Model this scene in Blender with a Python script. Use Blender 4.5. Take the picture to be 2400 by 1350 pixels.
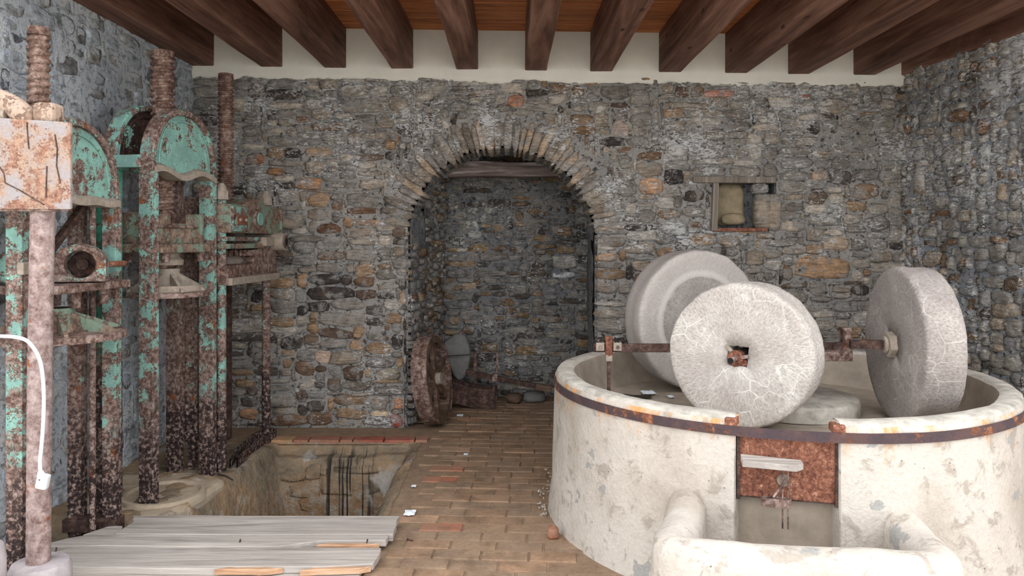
import bpy, bmesh, math, random
import numpy as np
from mathutils import Vector, Matrix, noise as mnoise

for o in list(bpy.data.objects):
    bpy.data.objects.remove(o)
scene = bpy.context.scene
COL = scene.collection
PI = math.pi

# ------------------------------------------------------------------ camera
FPX, CX, CY, EYE = 1750.0, 1200.0, 565.0, 1.55      # focal length in pixels of a 2400 px frame
cam_d = bpy.data.cameras.new('camera')
cam = bpy.data.objects.new('camera', cam_d)
COL.objects.link(cam)
cam.location = (0, 0, EYE)
cam.rotation_euler = (PI / 2, 0, 0)
cam_d.sensor_width = 36.0
cam_d.lens = 36.0 * FPX / 2400.0
cam_d.shift_y = -(675.0 - CY) / 2400.0
cam_d.clip_start = 0.05
scene.camera = cam

# ------------------------------------------------------------------ sky, exposure
world = bpy.data.worlds.new('overcast_sky')
scene.world = world
world.use_nodes = True
bg = world.node_tree.nodes['Background']
bg.inputs[0].default_value = (0.97, 0.985, 1.0, 1)
bg.inputs[1].default_value = 2.3
scene.view_settings.view_transform = 'Standard'
scene.view_settings.look = 'None'
scene.view_settings.gamma = 1.0
scene.view_settings.use_curve_mapping = False
scene.view_settings.exposure = 0.55
scene.cycles.max_bounces = 6
scene.cycles.diffuse_bounces = 3
scene.cycles.glossy_bounces = 2

# ------------------------------------------------------------------ helpers
def lin(c):
    c = c / 255.0
    return c / 12.92 if c <= 0.04045 else ((c + 0.055) / 1.055) ** 2.4
def S(r, g, b):
    return (lin(r), lin(g), lin(b), 1.0)
def at(px, py, Y):
    """the place at depth Y that the photograph shows at (px, py)"""
    return Vector(((px - CX) * Y / FPX, Y, EYE - (py - CY) * Y / FPX))
def nz(x, y, z, s=1.0):
    return mnoise.noise(Vector((x * s, y * s, z * s)))
def fz(x, y, z, s=1.0, oct=4):
    return mnoise.fractal(Vector((x * s, y * s, z * s)), 0.9, 2.1, oct)

def put(name, verts, faces, mat, parent=None, smooth=False, colors=None):
    me = bpy.data.meshes.new(name)
    me.from_pydata([tuple(v) for v in verts], [], faces)
    if smooth:
        me.polygons.foreach_set('use_smooth', [True] * len(me.polygons))
    if colors is not None:
        a = me.color_attributes.new('Col', 'FLOAT_COLOR', 'POINT')
        a.data.foreach_set('color', np.asarray(colors, dtype=np.float32).ravel())
    me.update()
    if mat: me.materials.append(mat)
    o = bpy.data.objects.new(name, me)
    COL.objects.link(o)
    if parent: o.parent = parent
    return o

def tag(o, label, cat=None, group=None, kind=None):
    o['label'] = label
    if cat: o['category'] = cat
    if group: o['group'] = group
    if kind: o['kind'] = kind
    return o
def empty(name, loc=(0, 0, 0), rz=0.0):
    o = bpy.data.objects.new(name, None)
    COL.objects.link(o)
    o.location = loc
    o.rotation_euler = (0, 0, rz)
    o.empty_display_size = 0.1
    return o
def thing(name, label, cat, loc=(0, 0, 0), rz=0.0, group=None):
    return tag(empty(name, loc, rz), label, cat, group)

class MB:
    """collects shapes, builds ONE mesh object; off is subtracted so that a child can be written in room coordinates"""
    def __init__(s, off=(0, 0, 0)):
        s.v = []; s.f = []; s.off = Vector(off)
    def add(s, vs, fs):
        b = len(s.v)
        s.v += [Vector(v) - s.off for v in vs]
        s.f += [tuple(b + i for i in f) for f in fs]
        return s
    def box(s, c, size, rot=None):
        h = Vector(size) / 2
        vs = [Vector((x * h.x, y * h.y, z * h.z)) for x in (-1, 1) for y in (-1, 1) for z in (-1, 1)]
        if rot is not None: vs = [rot @ v for v in vs]
        vs = [v + Vector(c) for v in vs]
        return s.add(vs, [(0, 1, 3, 2), (4, 6, 7, 5), (0, 4, 5, 1), (2, 3, 7, 6), (0, 2, 6, 4), (1, 5, 7, 3)])
    def bar(s, a, b, w, t, up=(0, 0, 1)):
        """box between two points, w wide across, t thick along up"""
        a, b = Vector(a), Vector(b); d = (b - a)
        L = d.length; d.normalize(); up = Vector(up)
        side = d.cross(up)
        if side.length < 1e-4: side = d.cross(Vector((1, 0, 0)))
        side.normalize(); up2 = side.cross(d)
        R = Matrix((d, side, up2)).transposed()
        return s.box((a + b) / 2, (L, w, t), R)
    def cyl(s, a, b, r0, r1=None, n=20, caps=True):
        a, b = Vector(a), Vector(b); r1 = r0 if r1 is None else r1
        d = (b - a).normalized()
        x = d.orthogonal().normalized(); y = d.cross(x)
        vs = [a + (x * math.cos(2 * PI * i / n) + y * math.sin(2 * PI * i / n)) * r0 for i in range(n)]
        vs += [b + (x * math.cos(2 * PI * i / n) + y * math.sin(2 * PI * i / n)) * r1 for i in range(n)]
        fs = [(i, (i + 1) % n, n + (i + 1) % n, n + i) for i in range(n)]
        if caps: fs += [tuple(range(n))[::-1], tuple(range(n, 2 * n))]
        return s.add(vs, fs)
    def lathe(s, prof, c=(0, 0, 0), n=32, a0=0.0, a1=2 * PI, M=None, close=False):
        """prof: (r, z) pairs turned about z"""
        full = abs(a1 - a0 - 2 * PI) < 1e-6
        k = n if full else n + 1
        vs = []
        for j in range(k):
            t = a0 + (a1 - a0) * j / n
            for r, z in prof:
                vs.append(Vector((r * math.cos(t), r * math.sin(t), z)))
        if M is not None: vs = [M @ v for v in vs]
        vs = [v + Vector(c) for v in vs]
        m = len(prof); fs = []
        e = m if close else m - 1
        for j in range(n):
            j2 = (j + 1) % k
            for i in range(e):
                i2 = (i + 1) % m
                fs.append((j * m + i, j2 * m + i, j2 * m + i2, j * m + i2))
        if close and not full:
            fs.append(tuple(range(m))); fs.append(tuple((k - 1) * m + i for i in range(m))[::-1])
        return s.add(vs, fs)
    def prism(s, pts, y0, y1, frame=None):
        """outline pts (x, z) extruded along y"""
        n = len(pts)
        vs = [Vector((x, y0, z)) for x, z in pts] + [Vector((x, y1, z)) for x, z in pts]
        if frame is not None: vs = [frame @ v for v in vs]
        fs = [tuple(range(n)), tuple(range(n, 2 * n))[::-1]]
        fs += [(i, n + i, n + (i + 1) % n, (i + 1) % n) for i in range(n)]
        return s.add(vs, fs)
    def tube(s, path, r, n=10, caps=True):
        P = [Vector(p) for p in path]; vs = []; m = len(P)
        rr = r if isinstance(r, (list, tuple)) else [r] * m
        up = None
        for i in range(m):
            d = (P[min(i + 1, m - 1)] - P[max(i - 1, 0)]).normalized()
            x = d.orthogonal().normalized() if up is None else (up - d * up.dot(d)).normalized()
            up = x; y = d.cross(x)
            vs += [P[i] + (x * math.cos(2 * PI * k / n) + y * math.sin(2 * PI * k / n)) * rr[i] for k in range(n)]
        fs = [(i * n + k, i * n + (k + 1) % n, (i + 1) * n + (k + 1) % n, (i + 1) * n + k) for i in range(m - 1) for k in range(n)]
        if caps: fs += [tuple(range(n))[::-1], tuple((m - 1) * n + k for k in range(n))]
        return s.add(vs, fs)
    def warp(s, fn):
        s.v = [v + Vector(fn(v)) for v in s.v]; return s
    def build(s, name, mat, parent=None, smooth=False, bevel=0.0, label=None):
        o = put(name, s.v, s.f, mat, parent, smooth)
        bm = bmesh.new(); bm.from_mesh(o.data)
        bmesh.ops.recalc_face_normals(bm, faces=bm.faces)
        bm.to_mesh(o.data); bm.free()
        if bevel:
            m = o.modifiers.new('edge', 'BEVEL'); m.width = bevel; m.segments = 2; m.limit_method = 'ANGLE'
        if smooth:
            try: o.data.set_sharp_from_angle(angle=math.radians(42))
            except Exception: pass
        if label: o['label'] = label
        return o

def smooth_path(p, n=6):
    out = []
    for i in range(len(p) - 1):
        a, b, c, d = p[max(i - 1, 0)], p[i], p[i + 1], p[min(i + 2, len(p) - 1)]
        for k in range(n):
            t = k / n
            out.append(.5 * ((2 * b) + (c - a) * t + (2 * a - 5 * b + 4 * c - d) * t * t + (3 * b - 3 * c + d - a) * t ** 3))
    return out + [p[-1]]

# ------------------------------------------------------------------ materials
class NT:
    def __init__(s, name):
        s.m = bpy.data.materials.new(name); s.m.use_nodes = True
        s.t = s.m.node_tree; s.b = s.t.nodes['Principled BSDF']
        s.pos = s.t.nodes.new('ShaderNodeNewGeometry').outputs['Position']
        s.b.inputs['Roughness'].default_value = 0.85
        s.b.inputs['Specular IOR Level'].default_value = 0.25
    def set(s, sock, v):
        if hasattr(v, 'is_output'): s.t.links.new(v, sock)
        else: sock.default_value = v
    def obj(s):
        return s.t.nodes.new('ShaderNodeTexCoord').outputs['Object']
    def noise(s, scale, detail=4, rough=0.55, vec=None, dist=0.0, out=0):
        n = s.t.nodes.new('ShaderNodeTexNoise')
        s.set(n.inputs['Vector'], vec or s.pos)
        n.inputs['Scale'].default_value = scale; n.inputs['Detail'].default_value = min(detail, 4.5)
        n.inputs['Roughness'].default_value = rough; n.inputs['Distortion'].default_value = dist
        return n.outputs[out]
    def voro(s, scale, vec=None, feature='F1', out=0):
        n = s.t.nodes.new('ShaderNodeTexVoronoi'); n.feature = feature
        s.set(n.inputs['Vector'], vec or s.pos); n.inputs['Scale'].default_value = scale
        return n.outputs[out]
    def mapping(s, scale=(1, 1, 1), rot=(0, 0, 0), vec=None):
        n = s.t.nodes.new('ShaderNodeMapping')
        s.set(n.inputs[0], vec or s.pos); n.inputs['Scale'].default_value = scale; n.inputs['Rotation'].default_value = rot
        return n.outputs[0]
    def ramp(s, f, stops):
        n = s.t.nodes.new('ShaderNodeValToRGB'); s.set(n.inputs[0], f); e = n.color_ramp.elements
        while len(e) < len(stops): e.new(0.5)
        for q, (p, c) in zip(e, stops):
            q.position = p; q.color = c if isinstance(c, (tuple, list)) else (c, c, c, 1)
        return n.outputs[0]
    def step(s, f, a, b):
        n = s.t.nodes.new('ShaderNodeMapRange'); n.interpolation_type = 'SMOOTHSTEP'
        s.set(n.inputs[0], f); n.inputs[1].default_value = a; n.inputs[2].default_value = b
        return n.outputs[0]
    def math(s, op, a, b=0.0):
        n = s.t.nodes.new('ShaderNodeMath'); n.operation = op; s.set(n.inputs[0], a); s.set(n.inputs[1], b)
        return n.outputs[0]
    def mix(s, f, a, b, mode='MIX'):
        n = s.t.nodes.new('ShaderNodeMix'); n.data_type = 'RGBA'; n.blend_type = mode
        s.set(n.inputs[0], f); s.set(n.inputs[6], a); s.set(n.inputs[7], b)
        return n.outputs[2]
    def sep(s, v=None):
        n = s.t.nodes.new('ShaderNodeSeparateXYZ'); s.set(n.inputs[0], v or s.pos); return n.outputs
    def attr(s, name='Col'):
        n = s.t.nodes.new('ShaderNodeAttribute'); n.attribute_name = name; return n.outputs['Color']
    def bump(s, h, strength=0.5, dist=0.01, prev=None):
        n = s.t.nodes.new('ShaderNodeBump'); s.set(n.inputs['Height'], h)
        n.inputs['Strength'].default_value = strength; n.inputs['Distance'].default_value = dist
        if prev is not None: s.set(n.inputs['Normal'], prev)
        s.t.links.new(n.outputs[0], s.b.inputs['Normal']); return n.outputs[0]
    def done(s, col, rough=None):
        s.set(s.b.inputs['Base Color'], col)
        if rough is not None: s.set(s.b.inputs['Roughness'], rough)
        return s.m

G = 1.62   # how much lighter a stone is than the photograph shows it in this light
def g(c, k=1.0):
    return (min(c[0] * G * k, .9), min(c[1] * G * k, .9), min(c[2] * G * k, .9), 1)

def grey(c, k):
    m = .3 * c[0] + .5 * c[1] + .2 * c[2]
    return tuple(c[i] * (1 - k) + m * k for i in range(3)) + (1,)

def lime(t, lo=0.56, hi=0.66, scale=1.6):
    """white lime bloom, in patches of its own"""
    big = t.noise(scale, 3, 0.6)
    mid = t.noise(6, 3, 0.6)
    fine = t.noise(24, 6, 0.72, vec=t.mapping((1, 1, 2.2)), dist=0.9)
    f = t.math('ADD', t.math('ADD', t.math('MULTIPLY', big, 0.28), t.math('MULTIPLY', mid, 0.20)), t.math('MULTIPLY', fine, 0.52))
    f = t.math('ADD', f, t.math('MULTIPLY', t.step(t.sep()[2], 0.9, 2.9), 0.035))
    return t.math('MULTIPLY', t.step(f, lo, hi), 0.9)

def mat_stone(name, lo=0.553, hi=0.588, layers=7.0, limecol=S(205, 204, 202), smear=(116, 113, 110), sm_amt=0.75):
    t = NT(name)
    base = t.attr()
    lay = t.noise(9, 6, 0.65, vec=t.mapping((1, 1, layers)), dist=0.4)
    mid = t.noise(14, 7, 0.65, dist=0.3)
    fine = t.noise(70, 5, 0.7)
    c = t.mix(1.0, base, t.ramp(mid, [(0.28, 0.55), (0.5, 1.0), (0.72, 1.45)]), 'MULTIPLY')
    c = t.mix(0.55, c, t.mix(1.0, c, t.ramp(lay, [(0.36, 0.18), (0.47, 0.95), (0.7, 1.45)]), 'MULTIPLY'))
    c = t.mix(t.math('MULTIPLY', t.step(t.noise(5, 4, 0.6), 0.58, 0.72), 0.5), c, S(112, 88, 64), 'MIX')
    c = t.mix(t.math('MULTIPLY', t.step(t.noise(8, 6, 0.66, dist=0.5), 0.50, 0.60), sm_amt), c, t.mix(1.0, g(S(*smear)), t.ramp(fine, [(0.3, 0.7), (0.65, 1.25)]), 'MULTIPLY'))
    c = t.mix(0.25, c, t.mix(1.0, c, t.ramp(fine, [(0.3, 0.4), (0.6, 1.4)]), 'MULTIPLY'))
    c = t.mix(lime(t, lo, hi), c, limecol)
    h = t.math('ADD', t.math('MULTIPLY', lay, 0.7), t.math('ADD', t.math('MULTIPLY', mid, 0.6), t.math('MULTIPLY', fine, 0.25)))
    t.bump(h, 0.9, 0.03)
    return t.done(c, 0.85)

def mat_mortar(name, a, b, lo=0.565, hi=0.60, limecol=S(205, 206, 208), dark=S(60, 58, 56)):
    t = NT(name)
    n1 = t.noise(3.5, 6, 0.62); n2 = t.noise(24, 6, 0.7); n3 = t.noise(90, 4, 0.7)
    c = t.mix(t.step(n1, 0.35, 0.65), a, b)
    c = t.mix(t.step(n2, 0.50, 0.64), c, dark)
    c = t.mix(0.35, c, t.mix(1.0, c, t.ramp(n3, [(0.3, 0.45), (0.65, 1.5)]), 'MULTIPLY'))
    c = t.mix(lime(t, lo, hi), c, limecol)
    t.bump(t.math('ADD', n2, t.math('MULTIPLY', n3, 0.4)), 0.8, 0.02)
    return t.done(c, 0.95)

def mat_rust(name, paint=None, cover=0.5, base=(S(48, 34, 31), S(96, 74, 66), S(142, 122, 114), S(180, 164, 154)), tar=None, paint2=None, scale=1.0):
    """pitted rust, flaking paint where cover > 0, old tar below height tar"""
    t = NT(name)
    n1 = t.noise(26 * scale, 7, 0.72, dist=0.2); n2 = t.noise(85 * scale, 5, 0.7); n3 = t.noise(5 * scale, 4, 0.6)
    f = t.math('ADD', t.math('MULTIPLY', n1, 0.62), t.math('ADD', t.math('MULTIPLY', n2, 0.2), t.math('MULTIPLY', n3, 0.18)))
    c = t.ramp(f, [(0.36, base[0]), (0.47, base[1]), (0.56, base[2]), (0.68, base[3])])
    c = t.mix(t.step(t.noise(11, 5, 0.6), 0.62, 0.72), c, S(130, 74, 36))
    if tar is not None:
        z = t.sep()[2]
        wob = t.math('ADD', z, t.math('MULTIPLY', t.math('SUBTRACT', t.noise(7, 6, 0.7), 0.5), 1.1))
        c = t.mix(t.math('MULTIPLY', t.step(wob, tar + 0.25, tar - 0.2), t.step(n1, 0.60, 0.47)), c, S(42, 31, 31))
    h = t.math('ADD', n1, t.math('MULTIPLY', n2, 0.5))
    if paint is not None:
        m = t.math('ADD', t.math('MULTIPLY', t.noise(6 * scale, 9, 0.72, dist=0.3), 0.75), t.math('MULTIPLY', n2, 0.25))
        k = 0.5 + (0.5 - cover) * 0.34
        mask = t.step(m, k - 0.012, k + 0.012)
        if tar is not None:
            mask = t.math('MULTIPLY', mask, t.step(wob, tar, tar + 0.3))
        pc = t.mix(t.step(t.noise(9, 5, 0.6), 0.4, 0.62), paint, paint2 or paint)
        pc = t.mix(0.3, pc, t.mix(1.0, pc, t.ramp(n2, [(0.3, 0.5), (0.65, 1.35)]), 'MULTIPLY'))
        c = t.mix(mask, c, pc)
        h = t.math('ADD', t.math('MULTIPLY', h, 0.5), t.math('MULTIPLY', mask, 0.35))
    t.bump(h, 0.55, 0.008)
    return t.done(c, 0.75)

def mat_wood(name, cols, axis=0, grain=14.0, knots=True, bump=0.35, rough=0.7):
    t = NT(name)
    sc = [grain] * 3; sc[axis] = grain * 0.07
    v = t.mapping(tuple(sc))
    n1 = t.noise(1.0, 7, 0.62, vec=v, dist=1.2); n2 = t.noise(4.5, 5, 0.65, vec=v); big = t.noise(1.6, 3, 0.6)
    f = t.math('ADD', t.math('MULTIPLY', n1, 0.6), t.math('ADD', t.math('MULTIPLY', n2, 0.22), t.math('MULTIPLY', big, 0.18)))
    c = t.ramp(f, [(0.34, cols[0]), (0.5, cols[1]), (0.66, cols[2])])
    if knots:
        k = t.voro(2.2, vec=t.mapping(tuple(2.5 if i != axis else 1.0 for i in range(3))))
        c = t.mix(t.step(k, 0.12, 0.05), c, cols[0])
    t.bump(t.math('ADD', n1, t.math('MULTIPLY', n2, 0.6)), bump, 0.012)
    return t.done(c, rough)

def mat_plain(name, col, rough=0.5, var=0.0, scale=20):
    t = NT(name)
    if var:
        n = t.noise(scale, 6, 0.65)
        c = t.mix(1.0, col, t.ramp(n, [(0.3, 1 - var), (0.7, 1 + var)]), 'MULTIPLY')
        t.bump(n, 0.4, 0.01)
    else: c = col
    return t.done(c, rough)

def mat_whitewash(name):
    t = NT(name)
    n1 = t.noise(2.2, 6, 0.6); n2 = t.noise(10, 6, 0.65, dist=0.4); n3 = t.noise(60, 5, 0.7)
    c = t.mix(t.step(n1, 0.4, 0.7), S(192, 184, 175), S(172, 162, 151))
    c = t.mix(t.math('MULTIPLY', t.step(n2, 0.54, 0.64), 0.7), c, S(150, 141, 130))
    c = t.mix(t.math('MULTIPLY', t.step(t.noise(4.2, 5, 0.55, vec=t.mapping((1, 1, 1.3))), 0.645, 0.66), 0.8), c, S(146, 146, 144))
    c = t.mix(0.18, c, t.mix(1.0, c, t.ramp(n3, [(0.35, 0.5), (0.6, 1.2)]), 'MULTIPLY'))
    c = t.mix(t.math('MULTIPLY', t.step(t.voro(26), 0.13, 0.06), t.step(n2, 0.45, 0.6)), c, S(110, 100, 90))
    # rust run down from the iron hoop
    z = t.sep()[2]
    drip = t.noise(9, 4, 0.6, vec=t.mapping((1, 1, 0.22)))
    reach = t.math('ADD', z, t.math('MULTIPLY', t.math('SUBTRACT', drip, 0.5), 0.9))
    c = t.mix(t.math('MULTIPLY', t.step(reach, 0.70, 0.86), t.step(n2, 0.36, 0.6)), c, S(198, 142, 84))
    t.bump(t.math('ADD', t.math('MULTIPLY', n2, 1.0), t.math('MULTIPLY', n3, 0.35)), 0.55, 0.02)
    return t.done(c, 0.9)

def mat_mill(name, a, b, white, web=0.5, ring=None):
    """dressed millstone: chisel strokes from the eye outwards, fine lime web"""
    t = NT(name)
    o = t.obj(); x, y, z = t.sep(o)
    ang = t.math('ARCTAN2', y, x); rad = t.math('SQRT', t.math('ADD', t.math('MULTIPLY', x, x), t.math('MULTIPLY', y, y)))
    cb = t.t.nodes.new('ShaderNodeCombineXYZ')
    t.set(cb.inputs[0], t.math('MULTIPLY', ang, 26.0)); t.set(cb.inputs[1], t.math('MULTIPLY', rad, 24.0)); t.set(cb.inputs[2], t.math('MULTIPLY', z, 40.0))
    ch = t.noise(1.6, 5, 0.65, vec=cb.outputs[0]); n1 = t.noise(5, 6, 0.6, vec=o); n2 = t.noise(75, 4, 0.7, vec=o)
    c = t.mix(t.step(n1, 0.35, 0.68), a, b)
    c = t.mix(0.7, c, t.mix(1.0, c, t.ramp(ch, [(0.32, 0.55), (0.5, 1.0), (0.68, 1.3)]), 'MULTIPLY'))
    c = t.mix(0.3, c, t.mix(1.0, c, t.ramp(n2, [(0.32, 0.5), (0.62, 1.3)]), 'MULTIPLY'))
    if ring:
        rr = t.math('ADD', rad, t.math('MULTIPLY', t.math('SUBTRACT', n1, 0.5), 0.03))
        c = t.mix(t.math('MULTIPLY', t.step(rr, ring, ring + .012), 0.45), c, S(196, 188, 182))
        c = t.mix(t.math('MULTIPLY', t.math('MULTIPLY', t.step(rr, ring - .012, ring), t.step(rr, ring + .05, ring + .02)), 0.5), c, S(206, 200, 194))
        c = t.mix(t.math('MULTIPLY', t.step(z, -.012, -.03), 0.6), c, a)
    d = t.mix(0.06, o, t.noise(6, 5, 0.6, vec=o, out=1))
    w = t.voro(9, vec=d, feature='DISTANCE_TO_EDGE')
    wm = t.math('MULTIPLY', t.step(w, 0.03, 0.008), t.step(t.noise(3.3, 4, 0.6, vec=o), 0.45, 0.62))
    w2 = t.voro(24, vec=d, feature='DISTANCE_TO_EDGE')
    wm2 = t.math('MULTIPLY', t.step(w2, 0.035, 0.01), t.step(t.noise(4.7, 4, 0.6, vec=o), 0.48, 0.66))
    c = t.mix(t.math('MULTIPLY', t.math('MAXIMUM', wm, wm2), web), c, white)
    t.bump(t.math('ADD', ch, t.math('MULTIPLY', n2, 0.5)), 0.5, 0.01)
    return t.done(c, 0.9)

TURQ, TURQ2, GREEN = S(134, 178, 166), S(118, 154, 146), S(48, 118, 96)
M = {}
M['stone'] = mat_stone('rubble_stone')
M['stone_right'] = mat_stone('limed_rubble_stone', 0.53, 0.57)
M['stone_left'] = mat_stone('washed_stone', 0.62, 0.68, 3.0, S(180, 188, 196), (136, 142, 150), 0.9)
M['mortar'] = mat_mortar('wall_mortar', g(S(108, 106, 104)), g(S(124, 120, 115)))
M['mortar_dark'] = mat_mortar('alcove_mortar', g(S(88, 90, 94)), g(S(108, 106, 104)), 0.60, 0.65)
M['mortar_right'] = mat_mortar('limed_mortar', g(S(108, 112, 118)), g(S(126, 126, 126)), 0.535, 0.575)
M['mortar_left'] = mat_mortar('bluish_limewash', g(S(142, 147, 153), 1.12), g(S(154, 156, 158), 1.12), 0.62, 0.7, S(190, 198, 206), S(132, 135, 138))
M['plaster'] = mat_plain('cream_plaster', S(222, 218, 207), 0.95, 0.06, 5)
M['beam'] = mat_wood('dark_beam_wood', (S(66, 42, 34), S(118, 84, 70), S(156, 120, 104)), 1, 9.0)
M['plank'] = mat_wood('orange_plank_wood', (S(120, 64, 32), S(184, 112, 66), S(212, 146, 92)), 0, 16.0, rough=0.6)
M['grey_wood'] = mat_wood('weathered_board', (S(122, 114, 108), S(164, 156, 150), S(190, 182, 174)), 0, 15.0, False)
M['fresh_wood'] = mat_wood('torn_fresh_wood', (S(140, 104, 78), S(184, 146, 116), S(206, 176, 150)), 0, 26.0, False)
M['old_wood'] = mat_wood('old_brown_wood', (S(48, 36, 30), S(96, 76, 64), S(140, 118, 102)), 0, 18.0, False)
M['niche_wood'] = mat_wood('niche_frame_wood', (S(84, 74, 68), S(126, 116, 106), S(160, 148, 136)), 2, 18.0, False)
M['lintel_wood'] = mat_wood('limed_lintel_wood', (S(70, 56, 52), S(140, 124, 120), S(220, 210, 206)), 0, 16.0, False)
M['white'] = mat_whitewash('whitewash')
M['rim'] = mat_plain('rim_stone', S(178, 172, 163), 0.9, 0.35, 13)
M['bowl'] = mat_plain('bowl_stone', S(158, 146, 132), 0.9, 0.22, 7)
M['mill_front'] = mat_mill('pale_millstone', S(172, 164, 158), S(188, 181, 175), S(222, 217, 210), 0.8)
M['mill_back'] = mat_mill('grey_millstone', S(142, 134, 130), S(158, 150, 145), S(196, 190, 184), 0.5)
M['mill_ring'] = mat_mill('ringed_millstone', S(142, 134, 130), S(156, 148, 143), S(196, 190, 184), 0.3, 0.29)
M['rust'] = mat_rust('brown_rust')
M['rust_red'] = mat_rust('red_rust', base=(S(62, 34, 27), S(112, 70, 55), S(146, 98, 78), S(206, 168, 142)), scale=2.0)
M['rust_dark'] = mat_rust('dark_rust', base=(S(34, 26, 26), S(62, 46, 42), S(92, 70, 62), S(122, 100, 90)))
M['hoop'] = mat_rust('hoop_iron', S(70, 58, 62), 0.62, base=(S(56, 34, 28), S(104, 66, 50), S(142, 92, 66), S(190, 146, 116)), paint2=S(86, 66, 64))
M['turq'] = mat_rust('turquoise_paint', TURQ, 0.66, paint2=TURQ2, scale=1.5)
M['turq_half'] = mat_rust('flaking_turquoise', TURQ, 0.5, paint2=TURQ2, scale=1.6)
M['turq_poor'] = mat_rust('worn_turquoise', TURQ, 0.34, paint2=TURQ2, scale=1.7)
M['leg'] = mat_rust('leg_iron', TURQ, 0.42, tar=0.42, paint2=TURQ2, scale=1.6)
M['leg_bare'] = mat_rust('bare_leg_iron', TURQ, 0.22, tar=0.5, paint2=S(170, 176, 168), scale=1.6)
M['leg_green'] = mat_rust('green_leg_iron', GREEN, 0.6, tar=0.85, paint2=S(84, 156, 134), scale=1.3)
M['dark_panel'] = mat_rust('dark_panel', TURQ, 0.26, base=(S(36, 25, 23), S(58, 42, 38), S(80, 60, 54), S(104, 84, 76)))
M['pipe'] = mat_rust('lilac_pipe', None, 0, base=(S(82, 58, 54), S(132, 112, 108), S(158, 140, 136), S(184, 170, 164)))
M['screw'] = mat_rust('screw_iron', None, 0, base=(S(52, 36, 32), S(104, 80, 70), S(146, 122, 110), S(184, 166, 154)))
M['pink'] = mat_rust('pinkish_paint', S(158, 132, 114), 0.60, base=(S(84, 52, 42), S(130, 94, 80), S(160, 126, 106), S(182, 152, 132)), paint2=S(148, 142, 143), scale=1.5)
M['pink_poor'] = mat_rust('worn_pinkish_paint', S(168, 146, 130), 0.5, base=(S(78, 56, 46), S(118, 94, 82), S(144, 120, 104), S(168, 148, 134)))
M['brownplate'] = mat_rust('greenish_rust', S(120, 138, 122), 0.42, base=(S(62, 48, 42), S(112, 92, 80), S(142, 122, 108), S(170, 152, 138)))
M['dust'] = mat_plain('dusty_iron', S(150, 138, 126), 0.9, 0.25, 30)
M['earth'] = mat_plain('dusty_ground', S(136, 118, 98), 0.97, 0.3, 9)
M['ground'] = mat_plain('bounce_yard_ground', S(190, 184, 172), 0.95, 0.12, 3)  # kept pale so it bounces light up onto the ceiling
M['slab'] = mat_plain('press_bed_stone', S(176, 160, 140), 0.93, 0.2, 11)
M['joint'] = mat_plain('brick_joint', S(136, 114, 94), 0.95, 0.25, 14)
M['grey_sheet'] = mat_plain('grey_sheet', S(112, 110, 108), 0.8, 0.2, 12)
M['white_plastic'] = mat_plain('white_plastic', S(206, 210, 214), 0.35)
M['niche_stone'] = mat_plain('niche_stone', S(142, 128, 104), 0.93, 0.3, 12)
M['paper'] = mat_plain('crumpled_paper', S(226, 234, 242), 0.7)
M['leaf'] = mat_plain('dry_leaf', S(60, 52, 46), 0.8)
M['black'] = mat_plain('plain_black', S(24, 24, 26), 0.6)
M['base_stone'] = mat_plain('grey_round_base', S(168, 160, 162), 0.9, 0.25, 12)
def mat_brick(name):
    t = NT(name)
    b = t.attr(); n1 = t.noise(7, 6, 0.65); n2 = t.noise(45, 5, 0.7)
    c = t.mix(1.0, b, t.ramp(n1, [(0.3, 0.6), (0.7, 1.35)]), 'MULTIPLY')
    c = t.mix(t.math('MULTIPLY', t.step(t.noise(2.4, 5, 0.6), 0.40, 0.62), 0.6), c, S(142, 120, 100))
    c = t.mix(0.3, c, t.mix(1.0, c, t.ramp(n2, [(0.3, 0.5), (0.65, 1.4)]), 'MULTIPLY'))
    t.bump(t.math('ADD', n1, t.math('MULTIPLY', n2, 0.5)), 0.5, 0.01)
    return t.done(c, 0.92)
M['brick'] = mat_brick('floor_brick')
def mat_pit():
    t = NT('pit_masonry')
    n1 = t.noise(3, 6, 0.65, dist=0.5); n2 = t.noise(17, 6, 0.7); x, y, z = t.sep()
    c = t.ramp(n1, [(0.3, S(92, 80, 66)), (0.45, S(136, 122, 104)), (0.58, S(156, 130, 102)), (0.7, S(176, 166, 152))])
    c = t.mix(t.step(t.math('ADD', z, t.math('MULTIPLY', t.noise(6, 4), 0.5)), 0.02, -0.08), c, t.mix(t.step(n2, 0.4, 0.6), S(150, 120, 92), S(150, 140, 126)))
    # old black oil runs below the press spout
    streak = t.noise(1.0, 4, 0.6, vec=t.mapping((46, 2, 0.9)))
    band = t.math('MULTIPLY', t.step(x, -1.43, -1.36), t.step(x, -1.0, -1.08))
    c = t.mix(t.math('MULTIPLY', t.math('MULTIPLY', band, t.step(streak, 0.50, 0.56)), t.step(z, 0.02, -0.12)), c, S(46, 42, 42))
    c = t.mix(t.math('MULTIPLY', t.step(t.noise(2.3, 5, 0.6, dist=0.8), 0.58, 0.68), 0.7), c, S(184, 182, 180))
    c = t.mix(0.4, c, t.mix(1.0, c, t.ramp(n2, [(0.3, 0.45), (0.7, 1.4)]), 'MULTIPLY'))
    t.bump(n2, 0.9, 0.03)
    return t.done(c, 0.95)
M['pit'] = mat_pit()
# ================================================================== THE ROOM
YB = 6.25          # face of the back wall
XL = -2.67         # face of the left wall
PXB = FPX / YB     # pixels per metre on the back wall
ARC_X, ARC_R, ARC_Z = -0.09, 0.768, 1.55   # archway: centre, radius, springing height

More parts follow.
